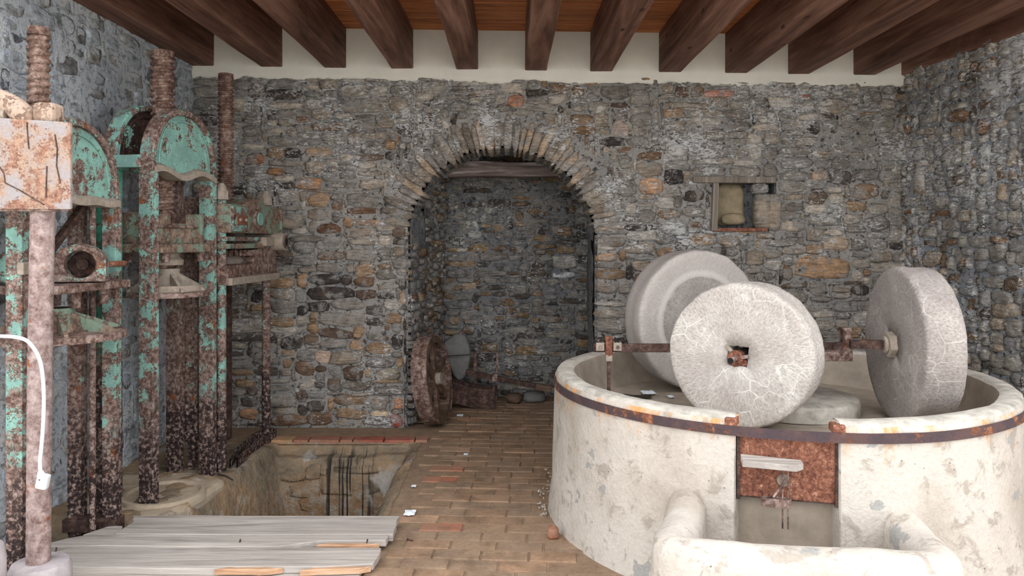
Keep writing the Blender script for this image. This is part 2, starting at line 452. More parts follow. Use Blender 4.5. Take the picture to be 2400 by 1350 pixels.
def make_stone(rng, cu, cv, w, h, proud, o, u, v, n, N=10, sq=3.2, rot=0.0, rough=0.09):
    """one rubble stone: irregular outline, bulging face; back edge buried in the mortar"""
    ph = rng.random() * 2 * PI
    ca, sa = math.cos(rot), math.sin(rot)
    ring = []
    for i in range(N):
        t = 2 * PI * (i + rng.uniform(-0.25, 0.25)) / N
        c, s = math.cos(t), math.sin(t)
        k = (abs(c) ** sq + abs(s) ** sq) ** (-1.0 / sq)
        k *= 1 + rng.uniform(-rough, rough) + 0.04 * math.sin(2 * t + ph)
        x, y = c * k * w / 2, s * k * h / 2
        ring.append((x * ca - y * sa, x * sa + y * ca))
    tu, tv = rng.uniform(-0.10, 0.10), rng.uniform(-0.16, 0.10)
    vs = []
    def P(x, y, d): return o + u * (cu + x) + v * (cv + y) + n * d
    for x, y in ring: vs.append(P(x * 1.03, y * 1.03, -0.045))
    for x, y in ring: vs.append(P(x, y, max(proud * 0.45, 0.004)))
    q = rng.uniform(0.66, 0.82)
    for x, y in ring:
        vs.append(P(x * q, y * q, proud * (1 + rng.uniform(-0.22, 0.22)) + x * tu + y * tv))
    vs.append(P(rng.uniform(-.1, .1) * w, rng.uniform(-.1, .1) * h, proud * rng.uniform(0.95, 1.2)))
    fs = []
    for r in (0, 1):
        for i in range(N):
            j = (i + 1) % N
            fs.append((r * N + i, r * N + j, (r + 1) * N + j, (r + 1) * N + i))
    for i in range(N): fs.append((2 * N + i, 2 * N + (i + 1) % N, 3 * N))
    return vs, fs

def lay_stones(wall, o, u, v, n, W, H, blocked, palette, seen, mat, seed, cell=0.032, sizes=None, proud=(0.006, 0.034),
               gap=(0.003, 0.013), special=(), n_parts=300, extra=(), rot=0.05, part_name='stone'):
    """packs a wall with stones; the largest that show are parts, the rest one part of kind stuff"""
    rng = random.Random(seed)
    o, u, v, n = Vector(o), Vector(u), Vector(v), Vector(n)
    nu, nv = int(W / cell), int(H / cell)
    occ = np.zeros((nu, nv), bool)
    for i in range(nu):
        for j in range(nv):
            if blocked((i + .5) * cell, (j + .5) * cell): occ[i, j] = True
    rects = []
    for (u0, v0, u1, v1, col) in special:
        i0, i1, j0, j1 = int(round(u0 / cell)), int(round(u1 / cell)), int(round(v0 / cell)), int(round(v1 / cell))
        i0, j0 = max(i0, 0), max(j0, 0); i1, j1 = min(max(i1, i0 + 1), nu), min(max(j1, j0 + 1), nv)
        if i0 >= nu or j0 >= nv: continue
        occ[i0:i1, j0:j1] = True
        rects.append(((u0 + u1) / 2, (v0 + v1) / 2, u1 - u0, v1 - v0, col))
    sizes = sizes or [(8, 3, 6), (6, 3, 5), (5, 2, 4), (7, 2, 5), (5, 3, 4), (10, 4, 4), (9, 3, 5), (7, 4, 4), (5, 4, 3), (3, 2, 3), (10, 2, 5), (12, 3, 2), (5, 1, 2)]
    bag = [(a, b) for a, b, k in sizes for _ in range(k)]
    for j in range(nv):
        i = 0
        while i < nu:
            if occ[i, j]: i += 1; continue
            w, h = rng.choice(bag)
            w = max(1, w + rng.randint(-1, 2))
            ww = 0
            while ww < w and i + ww < nu and not occ[i + ww, j]: ww += 1
            hh = 0
            while hh < h and j + hh < nv and not occ[i:i + ww, j + hh].any(): hh += 1
            if ww >= 2 and i + ww + 1 <= nu - 1 and not occ[i + ww, j] and (i + ww + 1 >= nu or occ[i + ww + 1, j]): pass
            occ[i:i + ww, j:j + hh] = True
            rects.append(((i + ww / 2) * cell, (j + hh / 2) * cell, ww * cell, hh * cell, None))
            i += ww
    made = []
    for cu, cv, w, h, col in rects:
        cu += rng.uniform(-.25, .25) * cell; cv += rng.uniform(-.3, .3) * cell
        big = min(w, h)
        gp = rng.uniform(*gap)
        ww, hh = max(w - 2 * gp * rng.uniform(.5, 1.2), .018), max(h - 2 * gp * rng.uniform(.3, 1.0), .014)
        pr = rng.uniform(*proud) * min(1.0, 0.5 + big / 0.12)
        vs, fs = make_stone(rng, cu, cv, ww, hh, pr, o, u, v, n, rot=rng.uniform(-rot, rot), sq=rng.uniform(3.0, 7.0), rough=.13)
        c = S(*col) if col else palette(rng, cu, cv)
        c = g(grey(c, .2), 1.0)
        made.append((seen(cu, cv), ww * hh, vs, fs, c))
    made += [(True, a, vs, fs, c) for a, vs, fs, c in extra]
    made.sort(key=lambda q: (not q[0], -q[1]))
    rest_v, rest_f, rest_c = [], [], []
    for k, (ok, a, vs, fs, c) in enumerate(made):
        if k < n_parts and ok:
            put(part_name, vs, fs, mat, wall, True, [c] * len(vs))
        else:
            b = len(rest_v); rest_v += vs; rest_c += [c] * len(vs)
            rest_f += [tuple(b + i for i in f) for f in fs]
    if rest_v:
        r = put('small_stones', rest_v, rest_f, mat, wall, True, rest_c)
        r['kind'] = 'stuff'

def mortar(name, o, u, v, n, W, H, res, keep, amp, mat, parent=None, back=0.0):
    o, u, v, n = Vector(o), Vector(u), Vector(v), Vector(n)
    nu, nv = int(round(W / res)), int(round(H / res))
    idx = {}; vs = []; fs = []
    def V(i, j):
        if (i, j) not in idx:
            p = o + u * (W * i / nu) + v * (H * j / nv)
            d = amp * (fz(p.x, p.y, p.z, 2.3, 3) * 0.55 + fz(p.x, p.y, p.z, 11.0, 3) * 0.45) - back
            idx[(i, j)] = len(vs); vs.append(p + n * d)
        return idx[(i, j)]
    for i in range(nu):
        for j in range(nv):
            if keep((i + .5) * W / nu, (j + .5) * H / nv):
                fs.append((V(i, j), V(i + 1, j), V(i + 1, j + 1), V(i, j + 1)))
    return put(name, vs, fs, mat, parent, True)

def pick(rng, *opts):
    return S(*rng.choice(opts))

# ---- back wall -----------------------------------------------------------------
WB = 6.06
HB = 3.34
def bz(x):           # underside of the beams, a little lower on the right
    return 3.012 - 0.0135 * (x - XL)
NI = (1.714, 2.0, 1.655, 2.035)       # niche: x0, x1, z0, z1 (open part)
NI_OUT = (1.66, 2.25, 1.655, 2.035)
def in_arch(x, z, grow=0.0):
    if z < ARC_Z: return abs(x - ARC_X) < ARC_R + grow
    return math.hypot(x - ARC_X, z - ARC_Z) < ARC_R + grow
def in_vous(x, z):
    r = math.hypot(x - ARC_X, z - ARC_Z)
    return r < 1.06 and z > ARC_Z + 0.10
wall_back = mortar('wall_back', (XL - .06, YB, -.06), (1, 0, 0), (0, 0, 1), (0, -1, 0), WB + .2, HB + .06, 0.03,
                   lambda a, b: not in_arch(a + XL - .06, b - .06, 0.03) and not (NI[0] < a + XL - .06 < NI[1] + .2 and NI[2] < b - .06 < NI[3]), 0.022, M['mortar'])
tag(wall_back, 'grey rubble stone wall with an arched doorway at the back of the room', kind='structure')
def back_block(a, b):
    x = a + XL
    return b > 2.90 + 0.04 * nz(x, 0, 0, 3) - 0.012 * (x - XL) + 0.03 or in_arch(x, b, 0.012) or in_vous(x, b) or (1.655 < x < 2.24 and 1.63 < b < 2.09)
def back_palette(rng, a, b):
    x = a + XL
    px, py = CX + x * PXB, CY - (b - EYE) * PXB
    low = max(0.0, min(1.0, (py - 480) / 260.0))
    if px > 1420: low *= 0.55
    if rng.random() < 0.10 + 0.28 * low:
        return pick(rng, (112, 88, 64), (122, 96, 68), (98, 74, 54), (134, 104, 72), (92, 76, 62), (80, 62, 50))
    if rng.random() < 0.08 + 0.16 * low:
        return pick(rng, (62, 54, 48), (72, 64, 58), (52, 46, 44))
    if rng.random() < 0.16:
        return pick(rng, (150, 136, 120), (142, 134, 124), (158, 146, 130))
    return pick(rng, (118, 110, 101), (108, 101, 93), (126, 116, 104), (99, 92, 85), (112, 108, 103), (122, 108, 92))
def back_seen(a, b):
    x = a + XL
    px, py = CX + x * PXB, CY - (b - EYE) * PXB
    if px < 520: return False
    if px < 660 and 470 < py < 660: return False
    if px > 1400 and py > 850: return False
    if math.hypot(px - 1625, py - 760) < 140 or math.hypot(px - 1750, py - 850) < 160 or (2030 < px < 2240 and py > 640): return False
    return py < 1010
SP = [(793, 232, 905, 265, (120, 112, 102)), (1862, 600, 1998, 655, (140, 108, 76)), (1560, 338, 1612, 370, (138, 132, 122)),
      (1998, 428, 2062, 468, (122, 94, 68)), (1495, 415, 1552, 456, (164, 122, 86)), (1432, 280, 1474, 322, (146, 128, 116)),
      (1535, 460, 1582, 492, (146, 138, 130)), (1545, 518, 1612, 555, (120, 118, 116)), (1650, 212, 1722, 232, (166, 110, 92)),
      (1843, 219, 1905, 231, (150, 84, 52)), (1900, 400, 1943, 426, (146, 118, 92)), (1770, 270, 1800, 288, (154, 144, 128)),
      (1930, 553, 1992, 592, (146, 124, 102)), (1678, 555, 1735, 582, (130, 112, 92)), (690, 412, 752, 445, (156, 110, 68)),
      (715, 375, 762, 407, (128, 112, 96)), (715, 345, 785, 368, (146, 118, 88)), (840, 418, 902, 446, (136, 120, 104)),
      (830, 510, 896, 529, (136, 104, 76)), (890, 550, 920, 576, (168, 152, 136)), (810, 485, 882, 503, (98, 70, 50)),
      (735, 820, 776, 852, (156, 130, 110)), (875, 862, 942, 893, (116, 104, 88)), (800, 893, 862, 919, (98, 88, 78)),
      (560, 958, 606, 986, (146, 106, 74)), (868, 964, 910, 981, (178, 150, 114)), (914, 968, 946, 1000, (164, 66, 50)),
      (922, 930, 945, 956, (176, 110, 58)), (577, 358, 622, 386, (136, 86, 48)), (1340, 292, 1396, 315, (112, 84, 54)),
      (1188, 222, 1228, 250, (158, 98, 62)), (830, 360, 900, 378, (98, 80, 66)), (624, 392, 662, 412, (134, 92, 56)),
      (985, 190, 1050, 222, (126, 120, 110)), (1650, 300, 1700, 330, (120, 112, 104)), (2000, 310, 2060, 348, (118, 112, 104)),
      (1110, 205, 1165, 222, (138, 124, 112)), (1860, 320, 1920, 345, (124, 114, 104)), (740, 525, 800, 552, (92, 64, 44)),
      (648, 500, 720, 535, (120, 112, 100)), (1400, 590, 1450, 612, (160, 128, 100)), (1395, 660, 1450, 690, (126, 112, 100))]
spec = [((x0 - CX) / PXB - XL, EYE - (y1 - CY) / PXB, (x1 - CX) / PXB - XL, EYE - (y0 - CY) / PXB, c) for x0, y0, x1, y1, c in SP]
# arch stones set on edge around the doorway
vr = random.Random(11)
vous = []
th = math.radians(5)
while th < math.radians(175):
    wdt = vr.uniform(0.034, 0.085) / (ARC_R + .12)
    ln = vr.uniform(0.20, 0.31)
    tm = th + wdt / 2
    ru = Vector((-math.sin(tm), 0, math.cos(tm))); rv = Vector((math.cos(tm), 0, math.sin(tm)))
    r0 = ARC_R + vr.uniform(-0.012, 0.012)
    org = Vector((ARC_X, YB, ARC_Z)) + rv * (r0 + ln / 2)
    pr = vr.uniform(0.012, 0.04)
    vs, fs = make_stone(vr, 0, 0, wdt * (ARC_R + .12) * 1.0, ln, pr, org, -ru, rv, Vector((0, -1, 0)), sq=4.5, rot=vr.uniform(-.05, .05))
    # the stones run back into the doorway
    vs = [w if k >= 10 else w + Vector((0, vr.uniform(.25, .35), 0)) for k, w in enumerate(vs)]
    vous.append((0.02, vs, fs, g(pick(vr, (122, 112, 100), (132, 118, 102), (110, 100, 90), (116, 110, 104), (140, 122, 104), (96, 88, 80)))))
    th += wdt * 1.06
lay_stones(wall_back, (XL, YB, 0), (1, 0, 0), (0, 0, 1), (0, -1, 0), WB, 2.98, back_block, back_palette, back_seen, M['stone'], 3, special=spec, extra=vous)

# plaster strip between the beams
pv, pf = [], []
NP = 420
for i in range(NP + 1):
    x = XL - .05 + (WB + .15) * i / NP
    zb = 2.925 - 0.0125 * (x - XL) + 0.030 * fz(x, 0, 0, 2.5, 5) + 0.012 * fz(x, 3, 0, 14, 4)
    for z, d in ((zb - .01, 0.0), (zb, 0.018), (zb + .03, 0.022), (3.45, 0.022)):
        pv.append((x, YB - d - 0.003 * nz(x, z, 1, 3), z))
for i in range(NP):
    for k in range(3):
        a = i * 4 + k
        pf.append((a, a + 4, a + 5, a + 1))
put('plaster_strip', pv, pf, M['plaster'], wall_back, True)['label'] = 'cream plaster strip between the beam ends'

# ---- niche in the back wall ------------------------------------------------------
nb = MB()
for (c, s) in (((1.95, YB + .19, 1.85), (.75, .03, .6)), ((1.66, YB + .12, 1.85), (.1, .16, .6)), ((2.26, YB + .12, 1.85), (.1, .16, .6)),
               ((1.95, YB + .12, 2.085), (.75, .16, .1)), ((1.95, YB + .12, 1.605), (.75, .16, .1))):
    nb.box(c, s)
nb.build('niche_lining', M['mortar_dark'], wall_back)
nf = MB().box((1.855, YB - .005, 2.062), (.69, .07, .055)).warp(lambda p: (0, 0.006 * nz(p.x * 9, 0, p.z * 9), 0.008 * nz(p.x * 7, 1, p.z * 7)))
nf.build('niche_lintel', M['niche_wood'], wall_back, bevel=.006)
MB().box((1.692, YB - .012, 1.835), (.05, .06, .40), Matrix.Rotation(math.radians(2), 3, 'Y')).build('niche_post', M['niche_wood'], wall_back, bevel=.006)
MB().box((1.90, YB - .005, 1.645), (.46, .06, .03)).build('niche_sill', M['rust_red'], wall_back, bevel=.004)
def boulder(name, c, size, mat, parent, seed, col=None, n=14, m=9, sq=3.0, amp=.06):
    """rounded block of stone"""
    vs, fs = [], []
    for j in range(m + 1):
        p = -PI / 2 + PI * j / m
        for i in range(n):
            t = 2 * PI * i / n
            d = Vector((math.cos(p) * math.cos(t), math.cos(p) * math.sin(t), math.sin(p)))
            k = (abs(d.x) ** sq + abs(d.y) ** sq + abs(d.z) ** sq) ** (-1 / sq)
            k *= 1 + amp * nz(d.x * 1.7 + seed, d.y * 1.7, d.z * 1.7)
            vs.append(Vector(c) + Vector((d.x * k * size[0] / 2, d.y * k * size[1] / 2, d.z * k * size[2] / 2)))
    for j in range(m):
        for i in range(n):
            fs.append((j * n + i, j * n + (i + 1) % n, (j + 1) * n + (i + 1) % n, (j + 1) * n + i))
    return put(name, vs, fs, mat, parent, True, [col] * len(vs) if col else None)
boulder('stone', (2.10, YB + .015, 1.80), (.15, .13, .29), M['stone'], wall_back, 2, g(S(122, 112, 100)), sq=5)
boulder('stone', (2.19, YB + .01, 1.79), (.11, .12, .31), M['stone'], wall_back, 5, g(S(132, 118, 102)), sq=5)
boulder('stone', (2.08, YB + .03, 1.99), (.14, .1, .09), M['stone'], wall_back, 8, g(S(112, 108, 104)), sq=4)
nst = boulder('niche_block', (1.853, YB + .135, 1.86), (.25, .07, .35), M['niche_stone'], None, 3, sq=7, amp=.02)
tag(nst, 'flat tan stone slab standing inside the small wall niche', 'stone slab')
nst2 = boulder('niche_cobble', (1.86, YB + .035, 1.735), (.20, .10, .10), M['niche_stone'], None, 6, sq=2.6, amp=.05)
tag(nst2, 'oval brownish cobble lying in the wall niche before the slab', 'stone')

# ---- left wall ---------------------------------------------------------------------
wall_left = mortar('wall_left', (XL, 3.0, -1.05), (0, 1, 0), (0, 0, 1), (1, 0, 0), YB - 3.0 + .06, 4.45, 0.045, lambda a, b: True, 0.02, M['mortar_left'])
tag(wall_left, 'left wall of limewashed bluish grey rubble behind the presses', kind='structure')
def left_palette(rng, a, b):
    if rng.random() < .10: return pick(rng, (92, 96, 102), (80, 82, 88), (98, 98, 98))
    return pick(rng, (130, 132, 132), (138, 138, 134), (126, 130, 134), (132, 138, 144), (140, 146, 152), (130, 128, 122), (136, 142, 148))
lay_stones(wall_left, (XL, 3.05, -.4), (0, 1, 0), (0, 0, 1), (1, 0, 0), YB - 3.05, 3.45, lambda a, b: False, left_palette,
           lambda a, b: a > .8 and b > 1.0, M['stone_left'], 8, cell=.042, proud=(-.003, .012), gap=(.008, .03), rot=.12,
           sizes=[(7, 3, 5), (5, 2, 4), (8, 3, 3), (5, 3, 5), (6, 2, 4), (4, 3, 3), (3, 2, 3)])

# ---- right wall (splayed a little) ----------------------------------------------
RA = math.radians(5.3)
RU = Vector((math.sin(RA), -math.cos(RA), 0)); RN = Vector((-math.cos(RA), -math.sin(RA), 0))
RO = Vector((3.27, YB + .02, 0))
wall_right = mortar('wall_right', RO, RU, (0, 0, 1), RN, 3.1, 3.4, 0.04, lambda a, b: True, 0.03, M['mortar_right'])
tag(wall_right, 'right wall of rough rubble streaked with white lime', kind='structure')
def right_palette(rng, a, b):
    if rng.random() < .22: return pick(rng, (70, 60, 52), (92, 74, 56), (112, 82, 56))
    return pick(rng, (112, 106, 98), (122, 114, 104), (102, 98, 94), (128, 122, 112), (112, 110, 110), (134, 118, 98))
def rsp(x0, y0, x1, y1, c):
    return None
rspec = [(.16, EYE + .37, .31, EYE + .60, (138, 118, 96)), (.28, EYE - .2, .52, EYE - .06, (136, 116, 92)), (.5, 2.1, .74, 2.3, (112, 108, 100))]
lay_stones(wall_right, RO, RU, (0, 0, 1), RN, 2.1, 3.0, lambda a, b: False, right_palette, lambda a, b: a < 1.35 and b > .75, M['stone_right'], 21,
           proud=(.004, .032), special=rspec, rot=.14,
           sizes=[(5, 3, 5), (4, 3, 5), (6, 4, 3), (4, 4, 3), (3, 2, 5), (5, 2, 4), (3, 3, 4), (7, 3, 3), (2, 2, 3)])

# ---- alcove behind the arch ---------------------------------------------------------
YA = 7.45
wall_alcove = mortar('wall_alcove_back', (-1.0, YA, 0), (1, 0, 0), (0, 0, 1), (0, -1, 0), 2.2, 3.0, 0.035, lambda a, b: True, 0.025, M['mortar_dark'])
tag(wall_alcove, 'dark rubble back wall of the alcove seen through the archway', kind='structure')
PXA = FPX / YA
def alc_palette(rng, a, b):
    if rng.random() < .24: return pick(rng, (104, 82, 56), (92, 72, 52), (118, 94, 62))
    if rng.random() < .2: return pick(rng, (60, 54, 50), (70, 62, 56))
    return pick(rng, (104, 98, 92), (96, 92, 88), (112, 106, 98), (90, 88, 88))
AS = [(1295, 600, 1350, 633, (138, 134, 126)), (1295, 637, 1350, 652, (166, 166, 168)), (1092, 538, 1130, 562, (136, 132, 124)),
      (1080, 663, 1118, 680, (150, 124, 92)), (1045, 610, 1115, 628, (116, 90, 62)), (1288, 530, 1345, 556, (110, 84, 56)), (1230, 487, 1272, 505, (104, 82, 60))]
aspec = [((x0 - CX) / PXA + 1.0, EYE - (y1 - CY) / PXA, (x1 - CX) / PXA + 1.0, EYE - (y0 - CY) / PXA, c) for x0, y0, x1, y1, c in AS]
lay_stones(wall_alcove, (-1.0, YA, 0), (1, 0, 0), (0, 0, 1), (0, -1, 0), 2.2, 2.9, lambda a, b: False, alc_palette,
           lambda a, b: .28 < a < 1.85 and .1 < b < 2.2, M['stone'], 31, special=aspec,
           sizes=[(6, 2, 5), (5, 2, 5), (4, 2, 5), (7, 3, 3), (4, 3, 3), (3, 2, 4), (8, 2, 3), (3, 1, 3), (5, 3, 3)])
AL0, AL1 = Vector((-.857, YB + .01, 0)), Vector((-.68, YA, 0))
AU = (AL1 - AL0).normalized(); AN = Vector((AU.y, -AU.x, 0)); ALN = (AL1 - AL0).length
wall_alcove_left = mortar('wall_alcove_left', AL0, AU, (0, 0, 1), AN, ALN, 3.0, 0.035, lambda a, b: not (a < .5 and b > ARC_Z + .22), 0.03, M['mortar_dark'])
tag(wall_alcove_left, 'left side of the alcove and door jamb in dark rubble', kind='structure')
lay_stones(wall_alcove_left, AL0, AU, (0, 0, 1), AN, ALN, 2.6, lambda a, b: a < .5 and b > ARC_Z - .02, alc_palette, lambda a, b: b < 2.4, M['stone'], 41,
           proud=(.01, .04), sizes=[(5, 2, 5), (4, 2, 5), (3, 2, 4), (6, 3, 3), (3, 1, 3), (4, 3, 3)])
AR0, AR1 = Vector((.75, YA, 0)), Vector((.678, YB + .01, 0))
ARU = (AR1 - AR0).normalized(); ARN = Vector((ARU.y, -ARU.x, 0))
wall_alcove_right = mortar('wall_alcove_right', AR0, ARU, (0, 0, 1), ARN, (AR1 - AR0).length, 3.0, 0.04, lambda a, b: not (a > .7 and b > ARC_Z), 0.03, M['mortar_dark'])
tag(wall_alcove_right, 'right side of the alcove in dark rubble', kind='structure')
for x0_, x1_ in ((-1.02, -.872), (.694, .86)):
    MB().box(((x0_ + x1_) / 2, YB + .26, .77), (x1_ - x0_, .48, 1.66)).build('jamb_filler', M['mortar_dark'], wall_back)  # filler boxes added to shut slits where sky light leaked in
# soffit of the arch
sv, sf = [], []
NA, ND = 60, 14
for i in range(NA + 1):
    t = PI * i / NA
    for j in range(ND + 1):
        y = YB - .01 + .5 * j / ND
        r = ARC_R + .012 + .022 * fz(math.cos(t) * 3, y * 3, math.sin(t) * 3, 2.2, 4)
        sv.append((ARC_X + r * math.cos(t), y, ARC_Z + r * math.sin(t)))
for i in range(NA):
    for j in range(ND):
        a = i * (ND + 1) + j
        sf.append((a, a + 1, a + ND + 2, a + ND + 1))
put('soffit', sv, sf, M['mortar_dark'], wall_back, True)['label'] = 'rough underside of the arch'
# back side of the wall above the arch, and the alcove's own ceiling
def arch_back(a, b):
    x = a - 1.3
    return not in_arch(x, b, .01)
mortar('inner_face', (-1.3, YB + .49, 0), (1, 0, 0), (0, 0, 1), (0, 1, 0), 2.4, 3.2, .04, arch_back, .01, M['mortar_dark'], wall_back)
alcove_ceiling = MB().box((0, YA - .4, 2.93), (2.6, 1.6, .06)).build('ceiling_alcove', M['beam'])
tag(alcove_ceiling, 'dark boarded ceiling of the alcove', kind='structure')
lin_ = MB()
NL = 24
lp = []
for i in range(NL + 1):
    x = -.75 + 1.5 * i / NL
    for (dy, dz) in ((-.09, -.07), (-.09, .07), (.09, .07), (.09, -.07)):
        k = 1 + .12 * nz(x * 3, dy * 9, dz * 9)
        lp.append((x, 7.18 + dy * k, 2.235 + dz * k + .015 * nz(x * 2, 4, 0)))
lf = [(4 * i + k, 4 * i + (k + 1) % 4, 4 * i + 4 + (k + 1) % 4, 4 * i + 4 + k) for i in range(NL) for k in range(4)]
lintel = lin_.add(lp, lf).build('lintel_beam', M['lintel_wood'], None, bevel=.01)
tag(lintel, 'old limed wooden lintel beam across the top of the alcove', 'beam')

# ---- ceiling: boards and beams ----------------------------------------------------
ZC = lambda x: 3.312 - 0.0135 * (x - XL)
TILT = -math.atan(0.0135)
RT = Matrix.Rotation(-TILT, 3, 'Y')
ceiling = MB().box((.45, 4.85, ZC(.45) + .08), (6.9, 3.1, .04), RT).build('ceiling', M['plank'])
tag(ceiling, 'timber ceiling of orange boards on dark brown beams', kind='structure')
prng = random.Random(4)
y = YB + .05
while y > 3.35:
    w = prng.uniform(.105, .125)
    MB().box((.45, y - w / 2, ZC(.45) + .045 + prng.uniform(-.003, .003)), (6.8, w - .006, .03), RT).build('board', M['plank'], ceiling, bevel=.006)
    y -= w
for px0, px1 in ((451, 504), (612, 663), (762, 813), (918, 969), (1070, 1121), (1231, 1282), (1383, 1435), (1543, 1595), (1698, 1750), (1845, 1896), (1998, 2050)):
    x0, x1 = (px0 - CX) / PXB, (px1 - CX) / PXB
    xm = (x0 + x1) / 2
    zb = bz(xm)
    b = MB()
    nseg = 16
    vs = []
    for i in range(nseg + 1):
        yy = YB + .03 - (YB - 3.3) * i / nseg
        dx = .006 * nz(xm, yy, 0, 1.1)
        for (sx, sz) in ((x0, zb), (x1, zb), (x1, zb + .33), (x0, zb + .33)):
            vs.append((sx + dx + .004 * nz(sx, yy, sz, 3), yy, sz + .004 * nz(sz, yy, sx, 2)))
    fs = [(4 * i + k, 4 * i + (k + 1) % 4, 4 * i + 4 + (k + 1) % 4, 4 * i + 4 + k) for i in range(nseg) for k in range(4)]
    fs += [(0, 1, 2, 3), (nseg * 4 + 3, nseg * 4 + 2, nseg * 4 + 1, nseg * 4)]
    b.add(vs, fs).build('beam', M['beam'], ceiling, bevel=.009)
q0 = Vector((3.243, YB + .03, bz(3.3) + .165)); 
MB().bar(q0 + Vector((.09, 0, 0)), q0 + Vector((.09, 0, 0)) + RU * 2.95, .18, .33).build('beam', M['beam'], ceiling, bevel=.009)

# unseen panels added behind the walls so no sky light leaks through gaps
for wl_o, c, s in ((wall_alcove, (.4, YA + .3, 1.1), (7.2, .06, 4.6)), (wall_left, (XL - .4, 5.4, 1.1), (.06, 4.8, 4.6)), (wall_right, (3.95, 5.5, 1.1), (.06, 4.6, 4.6)),
                   (wall_back, (.4, 7.0, 3.42), (7.2, 1.6, .06)), (wall_back, (-1.45, 7.0, 1.1), (.06, 1.5, 4.6)), (wall_back, (1.4, 7.0, 1.1), (.06, 1.5, 4.6)),
                   (wall_back, (-1.98, YB + .3, 1.1), (1.4, .06, 4.6)), (wall_back, (2.2, YB + .35, 1.1), (2.4, .06, 4.6))):
    MB().box(c, s).build('light_block', M['mortar_dark'], wl_o)
# ---- floor ------------------------------------------------------------------------
PX0, PX1, PY0, PY1 = XL - .02, -.70, 3.42, 5.76      # sunken press bay
def fl(x0, x1, y0, y1, z=0.0):
    return [(x0, y0, z), (x1, y0, z), (x1, y1, z), (x0, y1, z)]
fb = MB()
for q in (fl(PX1 - .03, 3.9, 2.2, YB + .12, -.004), fl(-1.1, 1.1, YB + .12, YA + .15, -.004), fl(XL - .1, PX1, PY1 - .03, YB + .12, -.012), fl(XL - .5, 4, 2.2, 8, -1.15), [(XL - .5, 2.2, -1.15), (4, 2.2, -1.15), (4, 2.2, -.004), (XL - .5, 2.2, -.004)], fl(XL - .1, PX1, 2.2, PY0 + .02, -.006)):
    fb.add(q, [(0, 1, 2, 3)])  # lowest sheet and front upright are unseen, added to stop light leaks
floor = fb.build('floor', M['joint'])
tag(floor, 'worn brown brick floor with a sunken press bay at left', kind='structure')
yard = put('ground_outside', fl(-14, 14, -16, 2.2, -.02), [(0, 1, 2, 3)], M['ground'])  # unseen ground added to bounce sky light into the room
tag(yard, 'unseen pale yard ground before the open front, lightened to bounce light indoors', kind='structure')
# heightfield of the bay
def sm(a, b, x):
    t = max(0, min(1, (x - a) / (b - a))); return t * t * (3 - 2 * t)
def bay_z(x, y):
    deep = -1.0
    z = deep
    # right bank
    bank = 1 - sm(-.98 + .05 * nz(y, 0, 0, 2), -.70, x)
    zr = -.42 * bank ** 1.4
    if x > -1.0: z = max(z, zr)
    # bed of the far presses at left
    edge = -1.94 + .10 * (y - 4.24) + .03 * nz(x, y, 0, 2.4)
    inbed = (1 - sm(edge - .02, edge + .26, x)) * sm(4.10, 4.20, y)
    z = max(z, deep + (0 - deep) * inbed ** .8) if inbed > 0 else z
    # back ledge
    bl = sm(5.52, 5.60, y)
    z = max(z, deep + (-.075 - deep) * bl) if bl > 0 else z
    if y > 5.72: z = max(z, -.02)
    # low ground below press one, by the wall
    if x < -1.7 and y < 4.25: z = max(z, -.32)
    z += .018 * fz(x, y, z, 5, 3)
    return z
res = .022
nx, ny = int((PX1 - PX0) / res), int((PY1 - PY0) / res)
bv, bf = [], []
for i in range(nx + 1):
    for j in range(ny + 1):
        x, yq = PX0 + (PX1 - PX0) * i / nx, PY0 + (PY1 - PY0) * j / ny
        z = bay_z(x, yq)
        if i == nx or j == 0: z = 0
        if j == ny: z = -.002
        k = .012
        bv.append((x + k * fz(yq, z, x, 8, 3), yq + k * fz(z, x, yq, 8, 3), z))
for i in range(nx):
    for j in range(ny):
        a = i * (ny + 1) + j
        bf.append((a, a + ny + 1, a + ny + 2, a + 1))
put('press_bay', bv, bf, M['pit'], floor, True)['label'] = 'rough sunken bay with sloping bank and black oil runs'

lay_stones(floor, (-1.9, 5.575, -.85), (1, 0, 0), (0, 0, 1), (0, -1, 0), .93, .72, lambda a, b: False,
           lambda rng, a, b: pick(rng, (128, 112, 92), (140, 124, 104), (118, 106, 92)), lambda a, b: b > .22, M['pit'], 77, cell=.06, proud=(.003, .010), gap=(.001, .005), part_name='bay_stone', rot=.02,
           sizes=[(4, 2, 3), (5, 2, 3), (3, 2, 4), (6, 3, 2), (2, 2, 2)])
